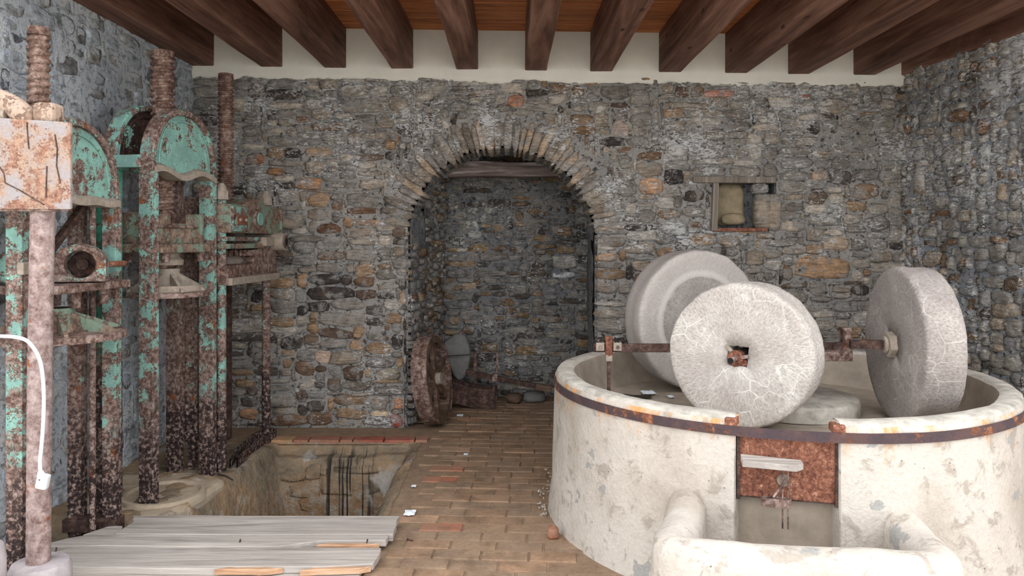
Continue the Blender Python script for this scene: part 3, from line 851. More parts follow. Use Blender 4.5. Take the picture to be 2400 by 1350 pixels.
# bricks of the floor, courses slightly askew
brng = random.Random(9)
BA = math.radians(-3.6)
bca, bsa = math.cos(BA), math.sin(BA)
bricks = []
row = -14
while row < 32:
    yy = row * .1155
    off = brng.uniform(-.03, .03) + (.118 if row % 2 else 0)
    for k in range(-9, 10):
        xl = k * .236 + off
        cx_, cy_ = xl * bca - yy * bsa, 4.6 + xl * bsa + yy * bca
        if cy_ < 3.05 or cy_ > YA - .03: continue
        if cy_ > YB - .06 and not (-.80 + (cy_ - YB) * .1 < cx_ - .1 and cx_ < .74): continue
        if cx_ < PX1 + .12 or cx_ > 1.25: continue
        if math.hypot(cx_ - 1.48, cy_ - 4.31) < 1.30: continue
        if cx_ > .75 and cy_ > 3.4: continue
        bricks.append((cx_, cy_, row))
    row += 1
def brick(name, c, size, rz, col, parent, drop=0.0):
    L, W_, H_ = size
    vs = []
    for sx, sy, sz in ((-1, -1, -1), (1, -1, -1), (1, 1, -1), (-1, 1, -1), (-1, -1, .55), (1, -1, .55), (1, 1, .55), (-1, 1, .55), (-.96, -.92, 1), (.96, -.92, 1), (.96, .92, 1), (-.96, .92, 1)):
        p = Vector((sx * L / 2 * brng.uniform(.985, 1), sy * W_ / 2 * brng.uniform(.97, 1), sz * H_ / 2 + (brng.uniform(-.002, .002) if sz == 1 else 0)))
        vs.append(Matrix.Rotation(rz, 3, 'Z') @ p + Vector(c))
    fs = [(8, 9, 10, 11)]
    for b0, b1 in ((0, 4), (4, 8)):
        fs += [(b0 + k, b0 + (k + 1) % 4, b1 + (k + 1) % 4, b1 + k) for k in range(4)]
    return put(name, vs, fs, M['brick'], parent, False, [col] * 12)
for cx_, cy_, row in bricks:
    end = cx_ < PX1 + .34
    if end and brng.random() < .45: col = pick(brng, (164, 104, 82), (172, 128, 104), (182, 146, 120))
    else: col = pick(brng, (138, 112, 90), (143, 118, 96), (132, 107, 86), (146, 117, 94), (136, 114, 95))
    brick('brick', (cx_, cy_, -.028 + brng.uniform(-.003, .003)), (.2325, .1125, .06), BA + brng.uniform(-.01, .01), col, floor)
# red bricks along the back edge of the bay
x = -1.93
while x < -.72:
    L = brng.choice((.24, .12, .24, .10, .24))
    col = pick(brng, (152, 88, 74), (158, 96, 80), (146, 78, 64), (158, 112, 94)) if x > -1.75 else S(168, 132, 96)
    brick('edging_brick', (x + L / 2, PY1 + .055, -.02), (L - .008, .12, .07), brng.uniform(-.012, .012), col, floor)
    x += L
# ================================================================== THE PRESSES
def screw_mesh(x, y, r, pitch, z0, z1, n=26, depth=.13, plain=.04):
    b = MB()
    dz = pitch / 6; k = int((z1 - plain - z0) / dz)
    vs, fs = [], []
    for i in range(k + 1):
        z = z0 + i * dz
        for j in range(n):
            f = (z / pitch - j / n) % 1.0
            p = 0.0 if f < .42 else (1.0 if .55 < f < .87 else ((f - .42) / .13 if f < .55 else (1 - f) / .13))
            rr = r * (1 - depth * p) * (1 + .015 * nz(j * .8, z * 30, r))
            vs.append((x + rr * math.cos(2 * PI * j / n), y + rr * math.sin(2 * PI * j / n), z))
    for i in range(k):
        for j in range(n):
            fs.append((i * n + j, i * n + (j + 1) % n, (i + 1) * n + (j + 1) % n, (i + 1) * n + j))
    fs.append(tuple(range(n))[::-1]); fs.append(tuple(k * n + j for j in range(n)))
    b.add(vs, fs)
    zt = z0 + k * dz
    b.cyl((x, y, zt), (x, y, zt + plain), r * .97, r * .93, n)
    return b

def chan(x, y, w, d, z0, z1, t=.012, side=1):
    """channel iron: web on the near side, two flanges"""
    h = z1 - z0; zc = (z0 + z1) / 2
    b = MB()
    b.box((x - side * (w / 2 - t / 2), y, zc), (t, d, h))
    b.box((x + side * t / 2, y - d / 2 + t / 2, zc), (w - t, t, h))
    b.box((x + side * t / 2, y + d / 2 - t / 2, zc), (w - t, t, h))
    return b

def arch_pts(a, h, z0, n=36, e=2.25):
    out = []
    for i in range(n + 1):
        t = PI * i / n
        c, s = math.cos(t), math.sin(t)
        out.append((a * (1 if c > 0 else -1) * abs(c) ** (2 / e), z0 + h * abs(s) ** (2 / e)))
    return out

def arch_head(root, yc, d, hw, z0, z1, mrim, mpanel, mlip, front=-1, wavy=True):
    """cast head plate: arched flange, sunk panel, thick lower lip"""
    o = arch_pts(hw, z1 - z0, z0); i_ = arch_pts(hw - .035, z1 - z0 - .035, z0)
    n = len(o)
    b = MB()
    vs = [(x, yc - d / 2, z) for x, z in o] + [(x, yc - d / 2, z) for x, z in i_] + [(x, yc + d / 2, z) for x, z in o] + [(x, yc + d / 2, z) for x, z in i_]
    fs = []
    for k in range(n - 1):
        fs += [(k, k + 1, n + k + 1, n + k), (2 * n + k, 3 * n + k, 3 * n + k + 1, 2 * n + k + 1), (k, 2 * n + k, 2 * n + k + 1, k + 1), (n + k, n + k + 1, 3 * n + k + 1, 3 * n + k)]
    fs += [(0, n, 3 * n, 2 * n), (n - 1, 3 * n - 1, 4 * n - 1, 2 * n - 1)]
    b.add(vs, fs).build('arched_rim', mrim, root, smooth=True, bevel=.006)
    inn = arch_pts(hw - .03, z1 - z0 - .03, z0)
    pan = MB().prism(inn, yc - .008 + front * d * .15, yc + .012 + front * d * .15).build('head_panel', mpanel, root)
    # worn raised ghost of a cast badge: an inner arch ridge and rows of illegible bumps
    rg = MB()
    ridge = arch_pts(hw - .085, (z1 - z0) * .70, z0 + .05)
    rg.tube([(x, yc - .012 + front * d * .15, z) for x, z in ridge], .007, 6)
    rg.build('cast_ridge', mpanel, pan, smooth=True)
    lp = MB(); m = 20; vs = []
    for k in range(m + 1):
        x = -hw + .02 + (2 * hw - .04) * k / m
        wv = (.022 * math.sin(k / m * PI * 3.1 + .4) if wavy else .004 * math.sin(k))
        for (dy, dz) in ((-d * .62, -.02), (-d * .62, .012), (-d * .1, .035), (d * .4, .02), (d * .4, -.02)):
            vs.append((x, yc + dy, z0 + dz + wv))
    fs = [(5 * k + q, 5 * k + (q + 1) % 5, 5 * k + 5 + (q + 1) % 5, 5 * k + 5 + q) for k in range(m) for q in range(5)]
    fs += [(0, 1, 2, 3, 4), tuple(5 * m + q for q in (4, 3, 2, 1, 0))]
    lp.add(vs, fs).build('lower_lip', mlip, root, smooth=True)

def ribbed_plate(root, c, r, z0, h, mat, mrib, ribs=8, hub=.07, ring=True, name='ram_plate'):
    """round pressing plate: flange, upstanding ring, hub and tapering ribs"""
    x, y = c
    p = MB().lathe([(0.02, z0), (r, z0), (r, z0 + .028), (r - .012, z0 + .034), (.02, z0 + .034)], (x, y, 0), 48).build(name, mat, root, smooth=True)
    if ring:
        MB().lathe([(r * .86, z0 + .03), (r * .86, z0 + h * .62), (r * .80, z0 + h * .62), (r * .80, z0 + .03)], (x, y, 0), 40, close=True).build('ring', mrib, p, smooth=True)
    for k in range(ribs):
        a = 2 * PI * (k + .3) / ribs
        fr = Matrix.Translation(Vector((x, y, 0))) @ Matrix.Rotation(a, 4, 'Z')
        pts = [(hub * .8, z0 + .03), (r * .94, z0 + .03), (r * .94, z0 + .045), (hub * .8, z0 + h * 1.35)]
        MB().prism(pts, -.009, .009, fr).build('rib', mrib, p)
    MB().lathe([(.045, z0 + .03), (hub * 1.25, z0 + .03), (hub, z0 + h * .9), (hub * 1.1, z0 + h * 1.3), (hub * 1.1, z0 + h * 1.5), (.045, z0 + h * 1.5)], (x, y, 0), 28).build('hub', mrib, p, smooth=True)
    return p

# ---- press in the middle: two arched heads side by side -------------------------------
P2 = thing('screw_press', 'turquoise press with two arched iron heads and a thick screw between them', 'press', (-2.2, 4.702, 0), math.radians(77.4))
HW = .282
arch_head(P2, -.125, .095, HW + .03, 1.965, 2.365, M['turq_poor'], M['turq'], M['dust'])
arch_head(P2, .125, .095, HW + .03, 1.995, 2.40, M['turq_half'], M['dark_panel'], M['turq'], wavy=False)
for sx, sy, m, zb in ((-1, -1, 'leg', -.06), (1, -1, 'leg', .0), (-1, 1, 'leg_green', -.04), (1, 1, 'leg_bare', .0)):
    chan(sx * HW, sy * .125, .055, .095, zb, 1.99).build('leg', M[m], P2, bevel=.003)
MB().box((-HW - .02, .005, 2.02), (.05, .20, .075)).build('tie_bar', M['turq'], P2, bevel=.005)
MB().box((HW, .005, 2.02), (.05, .20, .06)).build('tie_bar', M['turq_half'], P2, bevel=.005)
screw_mesh(0, 0, .073, .040, 1.25, 2.75, depth=.19).build('screw', M['screw'], P2, smooth=True)
blk = MB().box((.015, -.01, 1.625), (.40, .24, .19)).build('crosshead', M['brownplate'], P2, bevel=.012)
MB().box((.205, -.01, 1.625), (.03, .26, .20)).build('end_web', M['brownplate'], blk, bevel=.006)
MB().box((-.19, -.01, 1.625), (.03, .26, .20)).build('end_web', M['brownplate'], blk, bevel=.006)
MB().box((-.03, -.134, 1.69), (.13, .012, .055)).build('slot_shade', M['rust_dark'], blk)  # raised dark plate stands for the shade inside a slot
MB().box((-.02, -.138, 1.638), (.36, .02, .016)).build('rail', M['rust'], blk, bevel=.003)
MB().box((.0, -.02, 1.505), (.48, .32, .055)).build('flange_plate', M['brownplate'], P2, bevel=.008)
for sx in (-1, 1):
    for sy in (-1, 1):
        MB().cyl((sx * .17, sy * .13 - .02, 1.42), (sx * .17, sy * .13 - .02, 1.478), .022, .026, 14).build('stud', M['rust'], P2, smooth=True)
MB().lathe([(.05, 1.40), (.12, 1.40), (.125, 1.43), (.10, 1.45), (.10, 1.478), (.05, 1.478)], (0, 0, 0), 28).build('collar', M['dust'], P2, smooth=True)
ribbed_plate(P2, (0, -.03), .255, 1.205, .115, M['rust'], M['dust'])

# ---- press against the back wall: round posts, crosshead with ratchet --------------------
P3 = thing('ratchet_press', 'rusty ratchet press with tall thin screw and two round posts beside the back wall', 'press', (-2.12, 5.455, 0), math.radians(87.5))
for sx, m in ((-1, 'leg'), (1, 'leg_bare')):
    MB().cyl((sx * .405, -.175, 0), (sx * .405, -.175, 1.86), .033, .031, 20).build('post', M[m], P3, smooth=True)
    MB().cyl((sx * .405, -.175, 1.83), (sx * .405, -.175, 1.885), .048, .046, 8).cyl((sx * .405, -.175, 1.885), (sx * .405, -.175, 1.94), .044, .018, 12).build('cap_nut', M['dust'], P3)
pb = MB().box((-.365, .04, 1.02), (.075, .075, 1.66)).box((-.365, -.005, 1.02), (.11, .02, 1.62)).box((-.365, .085, 1.02), (.11, .02, 1.62)).box((-.365, .04, .11), (.05, .05, .22))
pb.build('back_post', M['leg_bare'], P3, bevel=.004)
chan(.41, .15, .06, .08, 0, 1.8).build('back_post', M['rust_dark'], P3, bevel=.003)
screw_mesh(0, -.03, .056, .030, 1.28, 2.775, depth=.19).build('screw', M['screw'], P3, smooth=True)
prof = [(-.44, 1.605), (.50, 1.605), (.50, 1.79), (.48, 1.81), (.27, 1.815)]
prof += [(.24 - .44 * k / 8, 1.80 + .045 * math.sin(PI * k / 8) + .012) for k in range(9)] + [(-.26, 1.80), (-.44, 1.80)]
ch = MB().prism(prof, -.255, -.105).build('crosshead', M['brownplate'], P3, bevel=.008)
MB().box((.505, -.18, 1.70), (.03, .18, .20)).build('end_cheek', M['brownplate'], ch, bevel=.006)
MB().box((-.31, -.262, 1.70), (.25, .02, .17)).build('turquoise_plate', M['turq_half'], ch, bevel=.004)
MB().box((-.30, -.274, 1.695), (.17, .012, .07)).build('bolt_plate', M['rust_red'], ch, bevel=.003)
for xx in (-.35, -.25):
    MB().cyl((xx, -.274, 1.695), (xx, -.292, 1.695), .014, .010, 10).build('bolt', M['dust'], ch)
MB().cyl((.02, -.25, 1.71), (.02, -.275, 1.71), .075, .07, 26).build('boss', M['turq_poor'], ch, smooth=True)
MB().cyl((.02, -.27, 1.71), (.02, -.283, 1.71), .05, .048, 24).build('boss_cap', M['turq'], ch, smooth=True, label='bluish round cap on the boss')
MB().box((-.05, -.15, 1.565), (.78, .16, .03)).build('upper_rail', M['turq_poor'], P3, bevel=.004)
MB().box((-.02, -.15, 1.515), (.84, .18, .035)).build('lower_rail', M['brownplate'], P3, bevel=.004)
gear = MB()
gp = []
for k in range(36):
    for (q, r) in ((0, .205), (.45, .205), (.55, .18), (.95, .18)):
        t = 2 * PI * (k + q) / 36
        gp.append((r * math.cos(t), r * math.sin(t)))
n = len(gp)
gear.add([(x, y - .03, 1.445) for x, y in gp] + [(x, y - .03, 1.485) for x, y in gp], [tuple(range(n))[::-1], tuple(range(n, 2 * n))] + [(i, (i + 1) % n, n + (i + 1) % n, n + i) for i in range(n)])
gear.build('ratchet_wheel', M['rust'], P3)
MB().lathe([(.05, 1.38), (.11, 1.38), (.13, 1.41), (.09, 1.45), (.05, 1.45)], (0, -.03, 0), 28).build('collar', M['dust'], P3, smooth=True)
bp = [(-.44, 1.255), (.47, 1.255), (.47, 1.50), (.16, 1.50)]
bp += [(.16 - .16 * math.sin(PI / 2 * k / 8), 1.385 + .115 * math.cos(PI / 2 * k / 8)) for k in range(1, 9)] + [(-.44, 1.385)]
br = MB().prism(bp, -.235, -.10).build('lower_bracket', M['rust'], P3, bevel=.007)
MB().box((.02, -.185, 1.275), (.90, .15, .05)).build('bracket_foot', M['dust'], br, bevel=.005)
so = MB().cyl((.40, -.10, 1.545), (.40, -.33, 1.545), .075, .07, 22).build('socket', M['dust'], P3, smooth=True)
MB().cyl((.40, -.329, 1.545), (.40, -.338, 1.545), .052, .052, 22).build('socket_ring', M['rust'], so)
MB().box((.40, -.339, 1.545), (.045, .006, .045), Matrix.Rotation(PI / 4, 3, 'Y')).build('square_hole_shade', M['black'], so)  # black tile laid on for the shade inside the square hole
MB().box((.27, -.18, 1.545), (.22, .18, .07)).build('socket_arm', M['dust'], P3, bevel=.01)
MB().tube([(.50, -.16, 1.70), (.60, -.20, 1.70), (.815, -.25, 1.69)], [.036, .042, .045], 14).build('side_shaft', M['dust'], P3, smooth=True)
# iron strap lying round the foot of the far post
hoop = MB()
hp = [(-.36, -.215), (-.1, -.16), (.15, -.13), (.32, -.125), (.43, -.15), (.455, -.20), (.41, -.25), (.2, -.235), (.0, -.235), (-.2, -.245), (-.34, -.255)]
hq = smooth_path([Vector((a, b, 0)) for a, b in hp], 4)
hv_, hf_ = [], []
for i, q in enumerate(hq):
    d = (hq[min(i + 1, len(hq) - 1)] - hq[max(i - 1, 0)]).normalized(); sd = Vector((d.y, -d.x, 0)) * .006
    hv_ += [q + sd + Vector((0, 0, .003)), q + sd + Vector((0, 0, .07)), q - sd + Vector((0, 0, .07)), q - sd + Vector((0, 0, .003))]
hf_ = [(4 * i + k, 4 * i + (k + 1) % 4, 4 * i + 4 + (k + 1) % 4, 4 * i + 4 + k) for i in range(len(hq) - 1) for k in range(4)]
hoop.add(hv_, hf_)
hb = hoop.build('foot_strap', M['leg_bare'], P3, smooth=False)

# ---- press at the left edge -----------------------------------------------------------------
P1 = thing('screw_press', 'worn turquoise press at the left edge with a bearing block and ribbed plate', 'press', (-2.262, 3.66, 0), math.radians(87.6))
arch_head(P1, -.09, .085, .385, 1.75, 2.15, M['turq_poor'], M['turq_half'], M['dust'], wavy=False)
arch_head(P1, .10, .085, .385, 1.75, 2.15, M['turq_poor'], M['dark_panel'], M['dust'], wavy=False)
for sx, sy, m in ((-1, -1, 'leg'), (1, -1, 'leg'), (-1, 1, 'leg_bare'), (1, 1, 'leg_bare')):
    chan(sx * .36, sy * .095, .06 if sx > 0 else .05, .075, -.34, 1.77).build('leg', M[m], P1, bevel=.003)
screw_mesh(.0, .06, .051, .038, 1.15, 2.60, depth=.18).build('screw', M['screw'], P1, smooth=True)
MB().bar((.36, -.14, .03), (.36, .15, .03), .10, .07).build('foot_clamp', M['rust_dark'], P1, bevel=.006)
MB().bar((.30, -.11, .07), (.33, .10, .075), .02, .02).build('wire_scrap', M['rust_dark'], P1)
blk = MB().box((.02, .035, 1.425), (.56, .11, .13)).build('crosshead', M['turq_half'], P1, bevel=.01)
# bearing housing with a round bore, facing the near end
bo, bi = [], []
for k in range(33):
    t = -PI * .0 + PI * k / 32
    bo.append((.115 * math.cos(t), .085 * math.sin(t)))
hous = MB(); N = 40
def house_out(t):
    c, s = math.cos(t), math.sin(t)
    if s >= 0: return (.115 * c, .10 * s)
    k = min(.115 / max(abs(c), 1e-6), .085 / max(abs(s), 1e-6)); return (k * c, k * s)
vs = []
for xx in (-.05, .06):
    for k in range(N):
        a_, b_ = house_out(2 * PI * k / N); vs.append((xx, a_, b_))
    for k in range(N):
        vs.append((xx, .068 * math.cos(2 * PI * k / N), .068 * math.sin(2 * PI * k / N)))
fs = []
for k in range(N):
    j = (k + 1) % N
    fs += [(k, j, N + j, N + k), (2 * N + k, 3 * N + k, 3 * N + j, 2 * N + j), (k, 2 * N + k, 2 * N + j, j), (N + k, N + j, 3 * N + j, 3 * N + k)]
hv = [Matrix.Rotation(math.radians(24), 3, 'Z') @ Vector(v) + Vector((.03, -.135, 1.435)) for v in vs]
hs = hous.add(hv, fs).build('bearing_block', M['turq_poor'], P1, smooth=True, bevel=.005)
MB().cyl((.085, -.11, 1.435), (.10, -.104, 1.435), .064, .066, 24).cyl((.06, -.121, 1.435), (.09, -.108, 1.435), .028, .028, 14).build('bore_end', M['rust_dark'], hs)
MB().cyl((.12, -.16, 1.43), (.37, -.155, 1.43), .016, .016, 12).build('pin', M['rust_red'], P1, smooth=True)
MB().box((.04, -.06, 1.325), (.60, .30, .04)).build('flange_plate', M['rust'], P1, bevel=.005)
for xx, yy in ((-.02, -.14), (.21, -.14), (.10, .04)):
    MB().cyl((xx, yy, 1.225), (xx, yy, 1.31), .021, .026, 14).build('stud', M['rust'], P1, smooth=True)
ribbed_plate(P1, (-.02, -.045), .305, 1.075, .10, M['rust'], M['brownplate'], ring=False, ribs=7)
MB().bar((.30, .02, 1.74), (-.02, .05, 1.42), .04, .03).build('diagonal_bar', M['rust_dark'], P1, bevel=.004)
MB().cyl((.285, -.035, -.30), (.285, -.035, 1.74), .0165, .0165, 14).build('rod', M['leg_bare'], P1, smooth=True)
MB().box((.45, .02, .71), (.02, .045, 2.05)).build('green_bar', M['leg_green'], P1, bevel=.003, label='green flat bar behind the far legs')
MB().box((-.37, -.14, 1.43), (.075, .03, .055)).build('leg_clip', M['dust'], P1, bevel=.004)

# ---- pump box on a pipe, in front of it ----------------------------------------------------------
PU = thing('pump_box', 'pinkish painted sheet box on a lilac rusty pipe at the left edge', 'pump', (-1.985, 3.1, 0))
o_ = PU.location
box = MB(o_)
x0, x1, y0, y1, z0, z1 = -2.52, -1.822, 3.08, 3.098, 1.683, 2.06
box.add([(x0, y0, z0), (x1, y0, z0 - .003), (x1, y0, z1 - .02), (x0, y0, z1 + .025), (x0, y1, z0), (x1, y1, z0), (x1, y1, z1 - .02), (x0, y1, z1 + .025)],
        [(0, 1, 2, 3), (5, 4, 7, 6), (1, 5, 6, 2), (4, 0, 3, 7), (3, 2, 6, 7), (4, 5, 1, 0)])
bx = box.build('sheet_box', M['pink'], PU, bevel=.004)
for pth in (((-2.0, 2.04), (-1.998, 2.0), (-1.992, 1.93)), ((-1.885, 1.99), (-1.875, 1.93), (-1.878, 1.86), (-1.862, 1.79)), ((-1.918, 1.86), (-1.922, 1.73)),
            ((-2.13, 1.88), (-2.095, 1.83), (-2.09, 1.79), (-2.03, 1.76), (-1.93, 1.70))):
    MB(o_).tube([(x, y0 - .001, z) for x, z in pth], .0028, 6).build('weld_seam', M['rust_dark'], bx)
MB(o_).box((-2.05, 3.10, z0 - .004), (.9 * .48, .03, .012)).build('lower_edge', M['rust'], bx)
MB(o_).tube([(-1.998, 3.15, .19), (-1.992, 3.15, 1.0), (-1.975, 3.15, 1.95)], .046, 28).build('pipe', M['pipe'], PU, smooth=True)
hand = MB(o_)
hand.tube(smooth_path([Vector(q) for q in ((-2.60, 3.12, 2.165), (-2.35, 3.12, 2.165), (-2.19, 3.12, 2.15), (-2.09, 3.12, 2.115), (-2.03, 3.12, 2.065), (-2.01, 3.12, 2.03))], 5), [.046] * 20 + [.042, .040, .038, .036, .034, .032], 16)
hand.build('curved_handle', M['pink_poor'], PU, smooth=True)
MB(o_).box((-1.945, 3.135, 2.085), (.09, .09, .085)).build('handle_block', M['pink_poor'], PU, bevel=.018)
MB(o_).cyl((-2.35, 3.10, 2.085), (-2.10, 3.10, 2.075), .028, .022, 14).build('bright_rod', M['dust'], PU, smooth=True)
MB(o_).lathe([(.01, 0), (.118, 0), (.116, .17), (.106, .195), (.01, .2)], (-1.99, 3.15, 0), 32).warp(lambda p: (.006 * nz(p.x, p.y, p.z, 9), .006 * nz(p.y, p.z, p.x, 9), 0)).build('round_base', M['base_stone'], PU, smooth=True)
ps = MB().lathe([(.01, 0), (.108, 0), (.105, .31), (.094, .355), (.07, .375), (.01, .38)], (0, 0, 0), 32)
ps.warp(lambda p: (.008 * nz(p.x, p.y, p.z, 8), .008 * nz(p.y, p.z, p.x, 8), 0))
pst = ps.build('round_post', M['base_stone'], None, smooth=True)
pst.location = (-2.09, 2.90, 0)
tag(pst, 'short grey round-topped post in the bottom left corner', 'post')

# ---- white cable with a socket --------------------------------------------------------------------
CB = thing('extension_cable', 'white power cable hanging with a white socket on its end', 'cable', (-1.95, 3.03, .45))
o_ = CB.location
pts = [at(x, y, 3.04) for x, y in ((-330, 905), (-250, 860), (-160, 822), (-90, 800), (-40, 790), (0, 788), (35, 790), (62, 798), (82, 820), (95, 850), (101, 890), (103, 940), (101, 1000), (97, 1050), (94, 1080), (95, 1106))]
MB(o_).tube(smooth_path(pts), .0075, 12).build('cord', M['white_plastic'], CB, smooth=True)
R = Matrix.Rotation(math.radians(12), 3, 'Y')
so = MB(o_)
c = at(101, 1128, 3.03)
so.box(c, (.046, .03, .062), R)
so.build('socket', M['white_plastic'], CB, bevel=.008)
MB(o_).cyl(at(95, 1104, 3.035), at(97, 1115, 3.03), .010, .017, 14).build('cable_grip', M['white_plastic'], CB, smooth=True)
MB(o_).cyl(at(98, 1122, 3.03) + Vector((0, -.0155, 0)), at(98, 1122, 3.03) + Vector((0, -.0165, 0)), .003, .003, 8).build('screw_head', M['rust_dark'], CB)

# ---- stone bed in front of the presses -----------------------------------------------------------
bd = MB().lathe([(.01, .004), (.20, .004), (.215, .02), (.24, .02), (.25, -.03)], (-2.13, 4.56, 0), 48)
bd.build('bed_disc', M['slab'], floor, smooth=True, label='round raised disc carved on the press bed')
sl = MB()
sp = [(-2.60, 4.20), (-1.97, 4.20), (-1.90, 4.45), (-1.86, 4.85), (-1.95, 4.98), (-2.6, 4.98)]
n = len(sp)
sl.add([(x, y, -.5) for x, y in sp] + [(x, y, .0) for x, y in sp], [tuple(range(n))[::-1], tuple(range(n, 2 * n))] + [(i, (i + 1) % n, n + (i + 1) % n, n + i) for i in range(n)])
sl.build('bed_block', M['slab'], floor, bevel=.03, label='tan stone block carrying the middle press')

# ---- boards over the bay ---------------------------------------------------------------------------
BD = thing('board_cover', 'weathered grey plank cover laid over the front of the sunken bay', 'boards', (-1.45, 3.72, 0))
o_ = BD.location
def plank(name, pts, z0, z1, mat, seed, parent=BD, sag=.006):
    n = len(pts); b = MB(o_)
    top = [(x, y, z1 + sag * nz(x, y, seed, 2)) for x, y in pts]; bot = [(x, y, z0 + sag * nz(x, y, seed, 2)) for x, y in pts]
    b.add(bot + top, [tuple(range(n))[::-1], tuple(range(n, 2 * n))] + [(i, (i + 1) % n, n + (i + 1) % n, n + i) for i in range(n)])
    return b.build(name, mat, parent, bevel=.003)
def rag(x0, y0, x1, y1, n, amp, seed):
    return [(x0 + (x1 - x0) * i / n + amp * nz(i * .9, seed, 0, 1) * (0 if i in (0, n) else 1), y0 + (y1 - y0) * i / n + amp * nz(seed, i * .7, 3, 1) * (0 if i in (0, n) else 1)) for i in range(n)]
plank('plank', rag(-2.02, 3.80, -.625, 3.80, 6, .004, 1) + rag(-.605, 3.80, -.615, 4.05, 4, .01, 2) + rag(-.61, 4.05, -2.04, 4.06, 8, .006, 3) + rag(-2.06, 4.06, -2.0, 3.95, 4, .02, 4), .022, .058, M['grey_wood'], 1)
plank('plank', rag(-2.33, 3.66, -.97, 3.66, 8, .004, 5) + [(-.96, 3.72)] + rag(-.63, 3.73, -.625, 3.795, 3, .004, 6) + rag(-.63, 3.795, -2.12, 3.795, 9, .003, 7) + rag(-2.14, 3.80, -2.28, 3.74, 3, .01, 8), .022, .056, M['grey_wood'], 2)
plank('plank', rag(-2.36, 3.44, -1.5, 3.42, 7, .02, 9) + rag(-1.5, 3.42, -.66, 3.45, 7, .02, 10) + rag(-.645, 3.47, -.63, 3.655, 4, .01, 11) + [(-.64, 3.655)] + rag(-.95, 3.655, -2.32, 3.655, 8, .003, 12), .020, .052, M['grey_wood'], 3)
plank('plank', rag(-2.19, 3.81, -2.03, 3.81, 4, .01, 13) + rag(-2.03, 3.81, -2.03, 3.92, 3, .01, 14) + rag(-2.05, 3.93, -2.16, 3.92, 3, .01, 15), .020, .052, M['grey_wood'], 4)
plank('torn_strip', rag(-.965, 3.672, -.665, 3.675, 6, .006, 16) + rag(-.655, 3.695, -.96, 3.70, 6, .008, 17), .03, .057, M['fresh_wood'], 5)
plank('torn_strip', rag(-1.36, 3.408, -1.07, 3.41, 7, .014, 18) + rag(-1.05, 3.43, -1.34, 3.435, 7, .014, 20), .022, .050, M['fresh_wood'], 6)
plank('torn_strip', rag(-.97, 3.408, -.66, 3.43, 7, .014, 28) + rag(-.65, 3.45, -.95, 3.436, 7, .014, 30), .022, .050, M['fresh_wood'], 8)
plank('bottom_plank', rag(-2.3, 3.375, -.72, 3.38, 10, .02, 21) + rag(-.70, 3.40, -.70, 3.5, 3, .01, 22) + rag(-.70, 3.55, -2.3, 3.55, 5, .01, 23), -.006 + .006, .019, M['grey_wood'], 7)
for yy, ln in ((3.62, 1.6), (3.98, 1.3)):
    MB(o_).box((-.73 - ln / 2, yy, -.035), (ln, .07, .10)).build('joist', M['old_wood'], BD, bevel=.005)
for k, (xx, yy) in enumerate(((-1.35, 3.70), (-.72, 3.70), (-2.2, 3.60))):
    MB(o_).cyl((xx, yy, .05), (xx + .004, yy, .072), .003, .004, 8).build('nail', M['rust_dark'], BD)
# ================================================================== THE MILL
BC = Vector((1.48, 4.31, 0))
MILL = thing('mill_basin', 'big round whitewashed olive mill basin bound with a rusty iron hoop', 'mill basin', BC)
GA = math.atan2(-1.205, -.335)          # direction of the front opening
GW = .173                               # half its angle
RO_, RI_, RF_, ZR, ZF = 1.225, 1.115, 1.045, .80, .57
def wob(p):
    r = math.hypot(p.x, p.y)
    k = .012 * fz(p.x, p.y, p.z, 1.6, 3) + .005 * fz(p.x, p.y, p.z, 7, 3)
    return (p.x / max(r, .1) * k, p.y / max(r, .1) * k, .004 * fz(p.x, p.y, 5, 3, 3))
prof = [(RO_ + .05, -.02), (RO_ + .035, .06), (RO_ + .02, .16), (RO_ + .012, .30), (RO_ + .008, .45), (RO_ + .004, .60), (RO_, .71), (RO_, .765), (RO_ - .006, .778)]
n_a = 200
wl = MB().lathe(prof, (0, 0, 0), n_a, GA + GW, GA - GW + 2 * PI)
wl.warp(wob).build('outer_wall', M['white'], MILL, smooth=True)
rim = [(RO_ - .006, .776), (RO_ - .012, ZR - .008), (RO_ - .03, ZR), (RI_ + .02, ZR - .002), (RI_, ZR - .014)]
inner = [(RI_, ZR - .014), (RI_ - .008, .76), (RI_ - .02, .70), (RF_ + .03, .63), (RF_ + .015, ZF + .02), (RF_, ZF)]
wr = MB().lathe(rim, (0, 0, 0), n_a, GA + GW, GA - GW + 2 * PI)
wr.warp(wob).build('stone_rim', M['rim'], MILL, smooth=True)
MB().lathe(inner, (0, 0, 0), n_a, GA + GW, GA - GW + 2 * PI).warp(wob).build('inner_wall', M['bowl'], MILL, smooth=True)
MB().lathe([(RF_ + .02, ZF + .002), (.75, ZF - .004), (.4, ZF), (.02, ZF)], (0, 0, 0), 120).warp(lambda p: (0, 0, .004 * fz(p.x, p.y, 0, 4, 3))).build('bowl_floor', M['bowl'], MILL, smooth=True)
